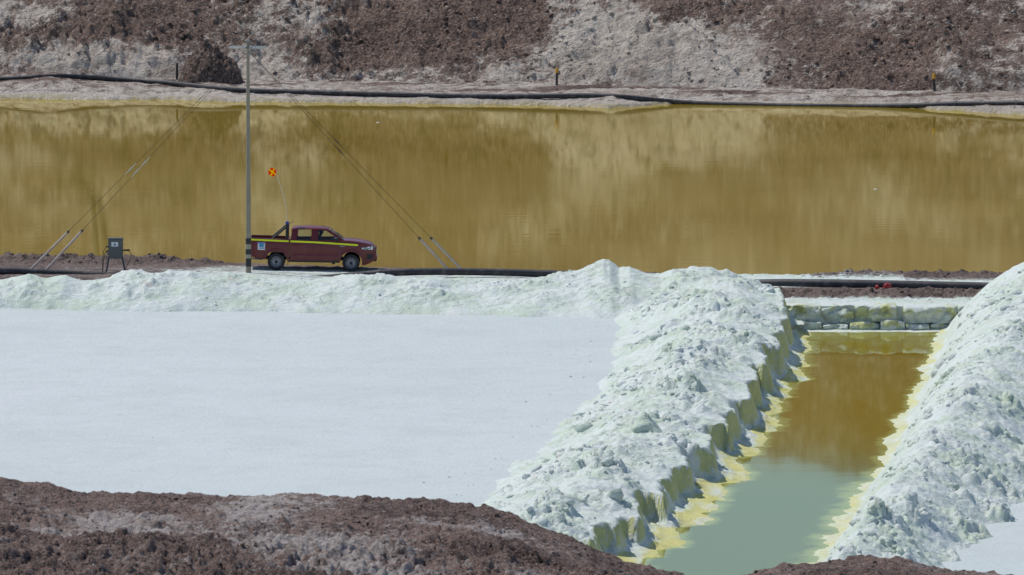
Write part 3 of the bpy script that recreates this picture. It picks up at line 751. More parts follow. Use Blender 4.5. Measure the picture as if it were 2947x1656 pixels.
for k in range(6):
    w = k * math.pi / 3
    MB().lathe([(0.0, -0.37), (0.018, -0.37), (0.018, -0.18)], (c[0] + 0.145 * math.cos(w), c[1], c[2] + 0.145 * math.sin(w)), 'y', 6).build('bolt', M['steel'], fit)
fit2 = MB().lathe([(0.0, -0.30), (0.06, -0.29), (0.085, -0.25), (0.085, -0.20), (0.05, -0.18), (0.05, 0.05)], (14.70, 371.10, 0.03), 'y', 14).build('cap', M['red'], rpo, smooth=True)
fit2['label'] = 'small red cap low on the pipe'

# --- marker posts and heap on the far bank
def marker(px, py_foot, hgt, lean, label, cap=True):
    d = ray(px, py_foot)
    for Yt in np.arange(500, 524, 0.05):
        p = d * (Yt / d[1]) + np.array((0, 0, CAMZ))
        if p[2] <= float(bank_z(np.array([p[0]]), np.array([p[1]]), False)[0]): break
    t = thing('marker_post', label, 'post', (p[0], p[1], p[2] - 0.05), 'marker posts along the far bank')
    body = MB().lathe([(0.07, -0.15), (0.068, 0.0), (0.066, hgt * 0.72), (0.064, hgt * (0.72 if cap else 1.0))] + ([] if cap else [(0.0, hgt * 1.02)]), seg=14).build('post', M['black'], t, smooth=True)
    if cap:
        MB().lathe([(0.067, hgt * 0.72), (0.088, hgt * 0.73), (0.086, hgt * 0.95), (0.06, hgt), (0.0, hgt * 1.01)], seg=14).build('cap', M['yellow_paint'], t, smooth=True)
    t.rotation_euler = (0, R(lean), 0)
    return t
marker(1602, 246, 1.02, 1, 'black marker post with a yellow top in the middle of the far bank')
marker(2690, 264, 1.05, -3, 'leaning black marker post with a yellow top at the right end of the far bank')
marker(509, 231, 1.0, 1, 'plain black post beside the brown rubble heap', cap=False)
hx, hy = at(605, 236, -0.2)[0], 518.6
n, m_ = 130, 80
A, T = np.meshgrid(np.linspace(0, 2 * np.pi, n), np.linspace(0, 1, m_))
rr = 1.0 + 0.16 * noise(np.cos(A) * 1.5 + 3, np.sin(A) * 1.5, 151)
Xh = hx + 1.85 * T * rr * np.cos(A); Yh = hy + 1.5 * T * rr * np.sin(A)
hh = np.clip(1 - T ** 4.0, 0, 1) ** 0.7 * (1.25 + 0.55 * noise(Xh * 0.9, Yh * 0.9, 152) - 0.30 * (Xh - hx) * 0.5)
Zh = -0.45 + hh + (0.30 * fbm(Xh * 1.1, Yh * 1.1, 153, 3) + 0.62 * clods(Xh, Yh, 0.9, 154, 0.6) + 0.36 * clods(Xh, Yh, 0.42, 155, 0.5) + 0.14 * clods(Xh, Yh, 0.2, 158)) * (1 - T ** 4)
tag(grid_obj('rubble_heap', Xh[:, ::-1], Yh[:, ::-1], Zh[:, ::-1], M['hill'], {'brown': 1.0 + 0.5 * fbm(Xh, Yh, 156, 2), 'yellow': -0.6, 'olive': 0.15 + 0.6 * fbm(Xh * 0.8, Yh * 0.8, 157, 3)}),
    'steep dark brown rubble heap at the foot of the far salt pile', 'heap')

# --- utility pole
px_, py_ = at(715, 785, 0.0)[0], 378.6
pole = thing('utility_pole', 'tall grey concrete pole with black bands at its foot, behind it the red pickup', 'pole', (px_, py_, -0.03))
PH = 9.55
MB().lathe([(0.112, -0.3), (0.110, 0.0), (0.098, 3.0), (0.076, 7.0), (0.062, PH), (0.0, PH + 0.01)], seg=20).build('shaft', M['concrete'], pole, smooth=True)
for z0, z1 in ((0.28, 0.62), (0.78, 1.00), (1.20, 1.45)):
    MB().lathe([(0.100, z0), (0.1155, z0), (0.1140, z1), (0.098, z1)], seg=20).build('band', M['black'], pole, smooth=True)
for z0, z1 in ((0.62, 0.78), (1.00, 1.20)):
    MB().lathe([(0.100, z0 + 0.002), (0.1140, z0 + 0.002), (0.1125, z1 - 0.002), (0.098, z1 - 0.002)], seg=20).build('band', M['band'], pole, smooth=True)
MB().lathe([(0.060, PH), (0.10, PH + 0.0), (0.10, PH + 0.05), (0.0, PH + 0.08)], seg=14).build('cap', M['steel'], pole, smooth=True)
arm = MB().box((-0.13, -0.72, PH - 0.29), (-0.07, 0.72, PH - 0.21)).build('crossarm', M['steel'], pole)
arm2 = MB().box((0.07, -0.72, PH - 0.29), (0.13, 0.72, PH - 0.21)).build('crossarm', M['steel'], pole)
for yy in (-0.6, 0.0, 0.6):
    for sx in (-1, 1):
        x0 = 0.13 * sx
        prof = [(0.012, 0.0), (0.02, 0.12)]
        hh_ = 0.12
        for k in range(6):
            prof += [(0.014, hh_), (0.042, hh_ + 0.02), (0.038, hh_ + 0.032), (0.014, hh_ + 0.04)]; hh_ += 0.075
        prof += [(0.014, hh_), (0.014, hh_ + 0.1), (0.0, hh_ + 0.1)]
        MB().lathe([(r, sx * h) for r, h in prof], (x0, yy, PH - 0.25 - 0.01), 'x', 12).build('insulator', M['porcelain'], pole, smooth=True)
for s_ in (-1, 1):
    MB().tube([(0.0, s_ * 0.10, PH - 0.75), (0.0, s_ * 0.6, PH - 0.30)], 0.018, 6).build('brace', M['steel'], pole)
MB().box((-0.09, -0.09, PH - 0.55), (0.09, 0.09, PH - 0.49)).build('guy_band', M['steel'], pole)

# --- guy wires: steel strand, insulator link, pale guard tube by the anchor
def guy(top, foot, gl, ins, label):
    t = thing('guy_wire', label, 'guy wire', foot, 'guy wires of the utility pole')
    f, tp = Vector(foot), Vector(top)
    d = tp - f; L = d.length; d.normalize()
    MB().tube([d * 0.1 * 0, d * L], 0.0095, 6).build('strand', M['wire'], t)
    MB().tube([d * -0.15, d * gl], 0.048, 10).build('guard', M['sleeve'], t, smooth=True)
    MB().tube([d * gl, d * (gl + 0.10)], 0.056, 10).build('guard_clamp', M['wire'], t, smooth=True)
    for a in ins:
        MB().tube([d * (a * L - 0.34), d * (a * L - 0.14), d * (a * L), d * (a * L + 0.14), d * (a * L + 0.34)], [0.010, 0.016, 0.03, 0.016, 0.010], 8).build('strain_insulator', M['porcelain' if d.x > 0 else 'wire'], t, smooth=True)
    return t
ptop = (px_, py_, PH - 0.55)
def rz(x, y): return float(causeway_z(np.array([x]), np.array([y]), False)[0])
for (fx, gpx, dy, ins, lab) in (
        (83, (208, 666), 0.05, (0.47,), 'guy wire left of the cabinet, outer one of the left pair'),
        (127, (247, 658), -0.25, (0.46, 0.50), 'guy wire left of the cabinet, inner one of the left pair'),
        (1303, (1201, 684), -0.2, (0.56,), 'guy wire ahead of the pickup, inner one of the right pair'),
        (1340, (1237, 690), 0.35, (0.60,), 'guy wire ahead of the pickup, outer one of the right pair')):
    y = py_ + dy
    x = at_y(fx, 772, y)[0]
    guy((px_ + (0.1 if fx > 800 else -0.1), py_ + dy * 0.15, PH - 0.52), (x, y, rz(x, y) + 0.02), 2.25 if fx < 300 else 1.98, ins, lab)

# --- control cabinet on legs
bx_, by_ = at_y(333, 760, 378.4)[0], 378.4
cab = thing('control_cabinet', 'small grey control cabinet on splayed legs left of the pole', 'cabinet', (bx_, by_, 0.0))
MB().cbox((-0.30, -0.14, 0.60), (0.30, 0.14, 1.42), 0.012).build('housing', M['cabinet'], cab)
dr = MB().cbox((-0.262, -0.160, 0.635), (0.275, -0.1405, 1.385), 0.006).build('door', M['cabinet'], cab)
MB().box((0.22, -0.175, 0.98), (0.245, -0.1605, 1.06)).build('latch', M['cabinet_leg'], dr)
pl = MB().box((-0.17, -0.1645, 1.10), (0.11, -0.1605, 1.28)).build('sign', M['sticker_white'], dr)
MB().add([(-0.03, -0.167, 1.25), (-0.085, -0.167, 1.15), (0.025, -0.167, 1.15), (-0.03, -0.1646, 1.25), (-0.085, -0.1646, 1.15), (0.025, -0.1646, 1.15)], [(0, 1, 2), (0, 3, 4, 1), (1, 4, 5, 2), (2, 5, 3, 0)]).build('warning_triangle', M['cabinet_leg'], pl)
MB().box((-0.33, -0.17, 1.42), (0.33, 0.17, 1.445)).build('rain_hood', M['cabinet'], cab)
for sx in (-1, 1):
    for sy in (-1, 1):
        MB().tube([(sx * 0.27, sy * 0.11, 0.66), (sx * 0.29, sy * 0.12, 0.58), (sx * 0.41, sy * 0.16, -0.1)], 0.033, 8).build('leg', M['cabinet_leg'], cab, smooth=True)
def cable(pts, r=0.013): return MB().tube(smooth_path(pts, 24), r, 7).build('cable', M['wire'], cab, smooth=True)
cable([(-0.30, 0, 1.10), (-0.42, 0, 1.06), (-0.50, 0, 0.92), (-0.53, 0, 0.6), (-0.54, 0.02, 0.3), (-0.56, 0.03, 0.05)])
cable([(-0.30, 0, 0.90), (-0.38, 0, 0.88), (-0.47, 0.03, 0.76), (-0.50, 0.05, 0.5), (-0.52, 0.06, 0.2), (-0.55, 0.07, 0.03)])
cable([(0.30, 0, 0.93), (0.55, 0, 0.92), (0.64, 0, 0.86), (0.65, 0, 0.65), (0.55, 0, 0.45), (0.42, 0.05, 0.25), (0.40, 0.08, 0.0)])
for x0, x1, z in ((-0.40, -0.30, 1.08), (-0.40, -0.30, 0.90), (0.30, 0.58, 0.935)):
    MB().tube([(x0, 0, z), (x1, 0, z + 0.01)], 0.034, 8).build('cable_gland', M['wire'], cab, smooth=True)

# ================================================================== PICKUP TRUCK  (local x forward, y to its left, z up; origin on the ground at the rear axle)
truck = thing('pickup_truck', 'dark red double cab pickup with a yellow stripe parked on the causeway', 'pickup truck', (at_y(796, 777, 380.9)[0], 380.92, 0))
truck.location.z = float(road_z(truck.location.x)) - 0.005
truck.rotation_euler = (0, R(1.0), 0)
u_top = itp([(-1.13, 1.30), (-1.1, 1.315), (0.0, 1.305), (0.53, 1.285), (0.56, 1.27), (2.55, 1.27), (2.86, 1.268), (3.1, 1.255), (3.4, 1.222), (3.7, 1.172), (3.88, 1.12), (4.0, 1.03), (4.07, 0.93), (4.10, 0.86)])
u_low = itp([(-1.13, 0.56), (-1.0, 0.54), (-0.5, 0.47), (0.45, 0.385), (0.8, 0.36), (2.4, 0.37), (2.7, 0.37), (3.5, 0.27), (3.66, 0.27), (3.9, 0.38), (4.05, 0.47), (4.10, 0.58)])
def low(x):
    x = np.asarray(x, float); z = u_low(x)
    for xc in (0.0, 3.085):
        q = 0.455 ** 2 - (x - xc) ** 2
        z = np.where(q > 0, np.maximum(z, 0.37 + np.sqrt(np.maximum(q, 0))), z)
    return z
def hw(x, z):                            # half width of the body
    x, z = np.asarray(x, float), np.asarray(z, float)
    w = 0.905 - 0.055 * np.clip((0.62 - z) / 0.4, 0, 1) ** 1.5 - 0.045 * np.clip((z - 0.95) / 0.33, 0, 1) ** 1.8
    w = w - 0.018 * np.exp(-((z - 0.70) / 0.06) ** 2) * ((x > 0.6) & (x < 2.6))
    for xc in (0.0, 3.085):
        rr_ = np.hypot(x - xc, z - 0.37)
        w = w + 0.022 * np.exp(-((rr_ - 0.48) / 0.06) ** 2)
    w = w - 0.20 * np.clip((x - 3.35) / 0.75, 0, 1) ** 2.2 - 0.03 * np.clip((-0.9 - x) / 0.23, 0, 1) ** 2
    return w
def body_shell(name, x0, x1, tub):       # outer sides, top with an open tub, closed ends and underside
    arch = [xc + 0.455 * math.cos(a) for xc in (0.0, 3.085) for a in np.linspace(0.0, math.pi, 25)]
    xs = sorted(set([round(x, 4) for x in list(np.arange(x0, x1, 0.06)) + [x1] + [a for a in arch if x0 < a < x1] + [a + e for a in (-0.455, 0.455, 2.63, 3.54) for e in (-0.004, 0.004) if x0 < a + e < x1] + [t + e for t in tub for e in (0.0, 0.012) if x0 < t + e < x1]]))
    rows = np.linspace(0, 1, 15)
    rings = []
    for x in xs:
        zl, zu = float(low(x)), float(u_top(x))
        zu = max(zu, zl + 0.02)
        side = [(zl + (zu - zl) * t) for t in rows]
        near = [(x, -float(hw(x, z)), z) for z in side]
        w = float(hw(x, zu))
        inside = tub[0] + 0.006 < x < tub[1] + 0.006
        fr = (0.97, 0.91, 0.90, 0.45, 0.0, -0.45, -0.90, -0.91, -0.97)
        mid = []
        for f in fr:
            z = zu + 0.012 + (0.045 * (1 - f * f) if x > 2.7 else 0)
            if inside and abs(f) <= 0.90: z = 0.74 if x < 0.55 else 0.62
            mid.append((x, -w * f, z))
        far = [(p[0], -p[1], p[2]) for p in near][::-1]
        rings.append(near + mid + far)
    n = len(rings[0]); v = [p for r in rings for p in r]; f = []
    for i in range(len(rings) - 1):
        for k in range(n):
            f.append((i*n+k, (i+1)*n+k, (i+1)*n+(k+1) % n, i*n+(k+1) % n))
    f.append(tuple(range(n))); f.append(tuple((len(rings)-1)*n + k for k in range(n-1, -1, -1)))
    o = mesh_obj(name, v, f, M['paint'], truck, smooth=True)
    o.data.set_sharp_from_angle(angle=R(35))
    return o
body_shell('cargo_bed', -1.13, 0.525, (-1.06, 0.46))
body_shell('body', 0.56, 4.10, (0.62, 2.55))
def skin_patch(name, x0, x1, zb, zt, off, mat, parent, side=-1, nx=24, nz=5):
    xs = np.linspace(x0, x1, nx); v = []
    for x in xs:
        for t in np.linspace(0, 1, nz):
            b, c = (zb(x) if callable(zb) else zb), (zt(x) if callable(zt) else zt)
            z = b + (c - b) * t
            v.append((x, side * (float(hw(x, z)) + off), z))
    n0 = len(v)
    v += [(x, y - side * (off + 0.004), z) for x, y, z in v]
    f = []
    for i in range(nx - 1):
        for k in range(nz - 1):
            q = (i*nz+k, (i+1)*nz+k, (i+1)*nz+k+1, i*nz+k+1)
            f.append(q if side < 0 else q[::-1])
    rim = [i*nz for i in range(nx)] + [(nx-1)*nz+k for k in range(1, nz)] + [i*nz+nz-1 for i in range(nx-2, -1, -1)] + [k for k in range(nz-2, 0, -1)]
    for a, b in zip(rim, rim[1:] + rim[:1]):
        f.append((a, n0+a, n0+b, b) if side < 0 else (b, n0+b, n0+a, a))
    return mesh_obj(name, v, f, mat, parent, smooth=False)
zs = itp([(-1.05, 1.258), (0.5, 1.215), (1.6, 1.19), (3.36, 1.105)])
for side in (-1, 1):
    # doors
    rear_in = lambda x: max(0.43, 0.37 + math.sqrt(max(0, 0.50 ** 2 - x ** 2))) if x < 0.6 else 0.43
    d1 = skin_patch('door', 0.60, 1.535, 0.44, 1.262, 0.007, M['paint'], truck, side, 18, 10)
    d2 = skin_patch('door', 1.56, 2.53, 0.44, 1.262, 0.007, M['paint'], truck, side, 18, 10)
    for dd_, hx0 in ((d1, 0.70), (d2, 1.66)):
        y = side * (float(hw(hx0, 1.07)) + 0.035)
        MB().tube([(hx0, side * (float(hw(hx0, 1.07)) + 0.0), 1.07), (hx0 + 0.03, y, 1.07), (hx0 + 0.17, y, 1.065), (hx0 + 0.20, side * float(hw(hx0, 1.07)), 1.065)], 0.015, 7).build('handle', M['paint'], dd_, smooth=True)
    # reflective stripe
    skin_patch('stripe', -1.08, 0.50, lambda x: float(zs(x)) - 0.036, lambda x: float(zs(x)) + 0.036, 0.010, M['stripe'], truck, side, 22, 3)
    skin_patch('stripe', 0.575, 3.36, lambda x: float(zs(x)) - 0.036, lambda x: float(zs(x)) + 0.036, 0.013, M['stripe'], truck, side, 34, 3)
    # company sticker on the bed
    st = skin_patch('sticker', -0.77, -0.47, 0.84, 1.155, 0.004, M['sticker_white'], truck, side, 5, 5)
    skin_patch('sticker_mark', -0.71, -0.52, 0.96, 1.10, 0.007, M['sticker_teal'], st, side, 4, 3)
    skin_patch('sticker_bar', -0.76, -0.48, 1.105, 1.15, 0.007, M['sticker_blue'], st, side, 4, 3)
    skin_patch('sticker_bar', -0.70, -0.49, 0.895, 0.93, 0.007, M['sticker_blue'], st, side, 4, 3)
    skin_patch('badge', 2.60, 2.82, 1.03, 1.065, 0.005, M['steel'], truck, side, 4, 2)
    # headlight, fog lamp recess, front wheel lip
    skin_patch('headlight', 3.52, 3.97, lambda x: 0.915 + 0.05 * (3.97 - x), lambda x: min(1.06, 0.99 + 0.16 * (x - 3.52)), 0.010, M['lamp'], truck, side, 10, 4)
    skin_patch('fog_lamp_recess', 3.74, 3.98, 0.52, 0.74, 0.006, M['trim'], truck, side, 6, 4)
    skin_patch('side_sill', 0.52, 2.58, 0.36, 0.43, 0.008, M['trim'], truck, side, 12, 3)
    skin_patch('tail_light', -1.13, -1.06, 0.85, 1.20, 0.010, M['red'], truck, side, 4, 4)
    # mirror
    mo = MB().cbox((2.40, -0.10, 1.25), (2.56, 0.10, 1.42), 0.03).build('mirror', M['trim'], truck)
    mo.location.y = side * 1.02
    MB().tube([(2.50, -side * 0.17, 1.26), (2.48, -side * 0.04, 1.29)], 0.025, 6).build('mirror_arm', M['trim'], mo)
# front end: grille, bumper, plate
MB().cbox((4.055, -0.50, 0.74), (4.115, 0.50, 0.99), 0.02).build('grille', M['trim'], truck)
for k in range(3):
    MB().box((4.11, -0.46, 0.785 + 0.07 * k), (4.125, 0.46, 0.805 + 0.07 * k)).build('grille_bar', M['chrome'], truck)
MB().cbox((3.97, -0.66, 0.42), (4.145, 0.66, 0.68), 0.05).build('front_bumper', M['paint'], truck)
MB().box((4.146, -0.20, 0.53), (4.152, 0.20, 0.64)).build('number_plate', M['sticker_white'], truck)
MB().cbox((-1.28, -0.78, 0.50), (-1.13, 0.78, 0.62), 0.03).build('rear_bumper', M['trim'], truck)
MB().tube([(-1.22, -0.3, 0.50), (-1.05, -0.45, 0.44), (-0.6, -0.5, 0.42)], 0.03, 8).build('exhaust', M['steel'], truck, smooth=True)
for side in (-1, 1):
    MB().box((0.47, side * 0.62, 0.22), (0.485, side * 0.86, 0.50)).build('mud_flap', M['trim'], truck)
    MB().box((2.30, side * 0.60, 0.29), (2.42, side * 0.80, 0.38)).build('jacking_bracket', M['trim'], truck)
MB().cbox((-0.9, -0.45, 0.42), (3.3, 0.45, 0.52), 0.02).build('chassis', M['trim'], truck)
for xc in (0.0, 3.085):
    MB().tube([(xc, -0.78, 0.355), (xc, 0.78, 0.355)], 0.05, 8).build('axle', M['trim'], truck)
# wheels
def wheel(x, side):
    w = bpy.data.objects.new('wheel', None); COL.objects.link(w); w.parent = truck
    w.location = (x, side * 0.775, 0.357)
    s = side
    ty = [(0.235, 0.10), (0.30, 0.122), (0.335, 0.115), (0.352, 0.085), (0.357, 0.03), (0.357, -0.03), (0.352, -0.085), (0.335, -0.115), (0.30, -0.122), (0.235, -0.10)]
    MB().lathe([(r, h * s * 1.0) for r, h in ty], (0, 0, 0), 'y', 40).build('tyre', M['rubber'], w, smooth=True)
    rm = [(0.0, 0.02), (0.055, 0.025), (0.06, 0.07), (0.075, 0.06), (0.11, 0.045), (0.14, 0.065), (0.17, 0.07), (0.195, 0.045), (0.215, 0.05), (0.232, 0.095), (0.242, 0.102), (0.242, -0.1)]
    rim = MB().lathe([(r, h * s) for r, h in rm], (0, 0, 0), 'y', 36).build('rim', M['rim'], w, smooth=True)
    MB().lathe([(0.0, 0.085 * s), (0.035, 0.083 * s), (0.05, 0.07 * s), (0.05, 0.02 * s)], (0, 0, 0), 'y', 16).build('hub_cap', M['trim'], w, smooth=True)
    for k in range(6):
        a = k * math.pi / 3
        MB().lathe([(0.0, 0.085 * s), (0.012, 0.085 * s), (0.012, 0.04 * s)], (0.092 * math.cos(a), 0, 0.092 * math.sin(a)), 'y', 6).build('wheel_nut', M['chrome'], rim)
    for k in range(10):
        a = k * math.pi / 5 + 0.2
        MB().lathe([(0.0, 0.0635 * s), (0.014, 0.0635 * s), (0.014, 0.05 * s)], (0.203 * math.cos(a), 0, 0.203 * math.sin(a)), 'y', 8).build('vent_hole', M['trim'], rim)
for x in (0.0, 3.085):
    for side in (-1, 1):
        wheel(x, side)
# cab above the belt line
def gy(z): return 0.845 - (z - 1.27) / 0.46 * 0.155
for s in (-1, 1):
    y0 = lambda z, s=s: s * gy(z); y1 = lambda z, s=s: s * (gy(z) - 0.055)
    def pil(name, poly, mat='paint'):
        if s > 0: poly = poly[::-1]
        return MB().prism(poly, y0, y1).build(name, M[mat], truck)
    pil('rear_pillar', [(0.57, 1.255), (0.835, 1.255), (0.865, 1.70), (0.645, 1.70)])
    pil('middle_pillar', [(1.42, 1.255), (1.70, 1.255), (1.70, 1.70), (1.45, 1.70)])
    pil('front_pillar', [(2.62, 1.255), (2.80, 1.265), (2.46, 1.50), (2.14, 1.715), (1.98, 1.70), (2.36, 1.46)])
    pil('window_sill', [(0.8355, 1.255), (1.4195, 1.255), (1.4195, 1.305), (0.8355, 1.305)], 'trim')
    pil('window_sill', [(1.7005, 1.255), (2.6195, 1.255), (2.54, 1.335), (1.7005, 1.305)], 'trim')
    pil('roof_rail', [(0.645, 1.7005), (2.14, 1.7155), (2.06, 1.735), (0.66, 1.735)])
    yg0 = lambda z, s=s: s * (gy(z) - 0.022); yg1 = lambda z, s=s: s * (gy(z) - 0.027)
    q = [(0.84, 1.30), (1.42, 1.30), (1.445, 1.70), (0.86, 1.70)]
    MB().prism(q if s < 0 else q[::-1], yg0, yg1).build('side_window', M['glass'], truck)
    q = [(1.70, 1.30), (2.56, 1.31), (2.36, 1.46), (1.98, 1.70), (1.70, 1.70)]
    MB().prism(q if s < 0 else q[::-1], yg0, yg1).build('side_window', M['glass'], truck)
# roof skin
prof = [(0.60, 1.66), (0.63, 1.715), (0.69, 1.757), (0.80, 1.778), (1.0, 1.792), (1.3, 1.80), (1.6, 1.797), (1.85, 1.782), (2.0, 1.762), (2.10, 1.738), (2.15, 1.715)]
fr = np.linspace(-1, 1, 17)
Xr = np.array([[p[0] for _ in fr] for p in prof]); Yr_ = np.array([[f * (gy(1.72) + 0.004) for f in fr] for p in prof])
Zr = np.array([[p[1] - (0.012 * f * f + 0.055 * abs(f) ** 8) * (1 if 0.65 < p[0] < 2.05 else 0.4) for f in fr] for p in prof])
v = np.stack((Xr, Yr_, Zr), -1).reshape(-1, 3); n = len(fr); m_ = len(prof)
vv = [tuple(p) for p in v] + [(p[0], p[1] * 0.97, p[2] - 0.035) for p in v]
f = []
for i in range(m_ - 1):
    for k in range(n - 1):
        f.append((i*n+k, (i+1)*n+k, (i+1)*n+k+1, i*n+k+1)); b = m_ * n
        f.append((b+i*n+k, b+i*n+k+1, b+(i+1)*n+k+1, b+(i+1)*n+k))
rim = [k for k in range(n)] + [i*n+n-1 for i in range(1, m_)] + [(m_-1)*n+k for k in range(n-2, -1, -1)] + [i*n for i in range(m_-2, 0, -1)]
for a, c in zip(rim, rim[1:] + rim[:1]):
    f.append((a, c, m_*n+c, m_*n+a))
mesh_obj('roof', vv, f, M['paint'], truck, smooth=True).data.set_sharp_from_angle(angle=R(50))
# windscreen and rear screen with their frames
def quad_plate(name, a, b, wa, wb, th, mat, parent):     # a, b: (x, z) of lower and upper edge
    v = []
    for off in (0, th):
        v += [(a[0]-off, -wa, a[1]-off*0.6), (a[0]-off, wa, a[1]-off*0.6), (b[0]-off, wb, b[1]-off*0.6), (b[0]-off, -wb, b[1]-off*0.6)]
    return mesh_obj(name, v, [(0,1,2,3), (7,6,5,4), (0,4,5,1), (1,5,6,2), (2,6,7,3), (3,7,4,0)], mat, parent)
quad_plate('windscreen', (2.815, 1.275), (2.155, 1.715), 0.80, 0.665, 0.006, M['glass'], truck)
quad_plate('rear_screen', (0.60, 1.33), (0.64, 1.67), 0.66, 0.58, -0.006, M['glass'], truck)
MB().box((0.575, -0.80, 1.24), (0.62, 0.80, 1.33)).build('rear_screen_frame', M['paint'], truck)
for s in (-1, 1):
    MB().prism([(0.585, 1.33), (0.62, 1.33), (0.66, 1.70), (0.63, 1.70)], s * 0.66, s * 0.75).build('rear_screen_frame', M['paint'], truck)
    MB().tube([(2.60, s * 0.25, 1.30), (2.55, s * 0.1, 1.36)], 0.008, 5).build('wiper', M['trim'], truck)
MB().tube([(2.0, -0.3, 1.755), (1.93, -0.3, 1.83), (1.87, -0.3, 1.87)], 0.008, 6).build('radio_aerial', M['trim'], truck)
# interior
MB().cbox((2.30, -0.74, 1.0), (2.78, 0.74, 1.29), 0.04).build('dashboard', M['trim'], truck)
for y in (-0.38, 0.38):
    st = MB().cbox((1.50, y - 0.25, 0.70), (2.05, y + 0.25, 0.88), 0.04).build('seat', M['seat'], truck)
    MB().prism([(1.50, 0.90), (1.64, 0.90), (1.52, 1.45), (1.42, 1.45)], y - 0.23, y + 0.23).build('seat_back', M['seat'], st)
    MB().prism([(1.44, 1.47), (1.53, 1.47), (1.50, 1.63), (1.42, 1.63)], y - 0.12, y + 0.12).build('headrest', M['seat'], st)
rb_ = MB().cbox((0.72, -0.62, 0.72), (1.2, 0.62, 0.92), 0.04).build('rear_bench', M['seat'], truck)
MB().prism([(0.74, 0.90), (0.86, 0.90), (0.76, 1.34), (0.68, 1.34)], -0.62, 0.62).build('bench_back', M['seat'], rb_)
sw = [(2.36 + 0.06 * math.sin(a), 0.38 + 0.18 * math.cos(a), 1.19 + 0.17 * math.sin(a)) for a in np.linspace(0, 2 * math.pi, 25)]
swo = MB().tube(sw, 0.016, 7, False).build('steering_wheel', M['trim'], truck, smooth=True)
MB().tube([(2.36, 0.38, 1.19), (2.50, 0.38, 1.12)], 0.03, 8).build('steering_column', M['trim'], swo)
# roll bar behind the cab, beacon, aerial and whip flag
for s in (-1, 1):
    MB().tube([(0.42, s * 0.74, 1.28), (0.42, s * 0.73, 1.55), (0.425, s * 0.68, 1.84)], 0.055, 10).build('roll_bar_leg', M['trim'], truck, smooth=True)
    MB().tube([(0.40, s * 0.69, 1.80), (-0.17, s * 0.76, 1.30)], 0.042, 10).build('roll_bar_brace', M['trim'], truck, smooth=True)
MB().tube([(0.425, -0.70, 1.86), (0.425, 0.70, 1.86)], 0.055, 10).build('roll_bar_top', M['trim'], truck, smooth=True)
MB().lathe([(0.075, 1.88), (0.078, 1.90), (0.078, 1.98), (0.06, 2.01), (0.0, 2.02)], (0.425, -0.60, 0), seg=16).build('beacon', M['beacon'], truck, smooth=True)
MB().tube([(0.45, -0.55, 1.88), (0.60, -0.52, 1.97), (0.70, -0.5, 2.04)], 0.010, 6).build('aerial', M['trim'], truck)
whip = MB().tube(smooth_path([(0.40, 0.2, 1.86), (0.385, 0.2, 2.3), (0.32, 0.2, 2.75), (0.16, 0.2, 3.25), (-0.03, 0.2, 3.80), (-0.11, 0.2, 4.14)], 30), [0.018] * 20 + [0.015] * 10, 7).build('flag_whip', M['fibre'], truck, smooth=True)
fl = MB(); N = 28
fc = (-0.235, 0.17, 3.99)
def fpt(r, a, off): return (fc[0] + r * math.cos(a), fc[1] + off + 0.03 * math.sin(6 * r * math.cos(a)), fc[2] + r * math.sin(a))
ring = [fpt(0.175, 2 * math.pi * k / N, -0.004) for k in range(N)] + [fpt(0.175, 2 * math.pi * k / N, 0.004) for k in range(N)]
fl.add(ring + [fpt(0, 0, -0.004), fpt(0, 0, 0.004)], [(2*N, k, (k+1) % N) for k in range(N)] + [(2*N+1, N+(k+1) % N, N+k) for k in range(N)] + [(k, N+k, N+(k+1) % N, (k+1) % N) for k in range(N)])
flag = fl.build('flag', M['orange'], whip)
flag['label'] = 'round orange flag with a yellow cross'
# --- driver: one skinned body in the left seat, hands on the wheel
tw = truck.location
dv = [(1.62, 0.38, 0.98, (0.17, 0.13)), (1.60, 0.38, 1.14, (0.16, 0.12)), (1.60, 0.38, 1.28, (0.17, 0.12)), (1.63, 0.38, 1.40, 0.075), (1.66, 0.38, 1.47, 0.062), (1.69, 0.38, 1.56, 0.098), (1.69, 0.38, 1.645, 0.082), (1.775, 0.38, 1.565, 0.03),
      (1.64, 0.20, 1.34, 0.07), (1.78, 0.15, 1.14, 0.055), (2.02, 0.20, 1.18, 0.043), (2.14, 0.235, 1.22, 0.032),
      (1.64, 0.56, 1.34, 0.07), (1.78, 0.61, 1.14, 0.055), (2.02, 0.56, 1.18, 0.043), (2.14, 0.525, 1.22, 0.032),
      (1.75, 0.28, 0.96, 0.10), (2.12, 0.25, 1.00, 0.075), (2.25, 0.25, 0.72, 0.055), (1.75, 0.48, 0.96, 0.10), (2.12, 0.51, 1.00, 0.075), (2.25, 0.51, 0.72, 0.055)]
de = [(0,1),(1,2),(2,3),(3,4),(4,5),(5,6),(5,7),(2,8),(8,9),(9,10),(10,11),(2,12),(12,13),(13,14),(14,15),(0,16),(16,17),(17,18),(0,19),(19,20),(20,21)]
def place(v): return (v[0] + 0.15 + tw.x, v[1] + tw.y, v[2] - 0.045 + tw.z - 0.0175 * v[0])
import bmesh
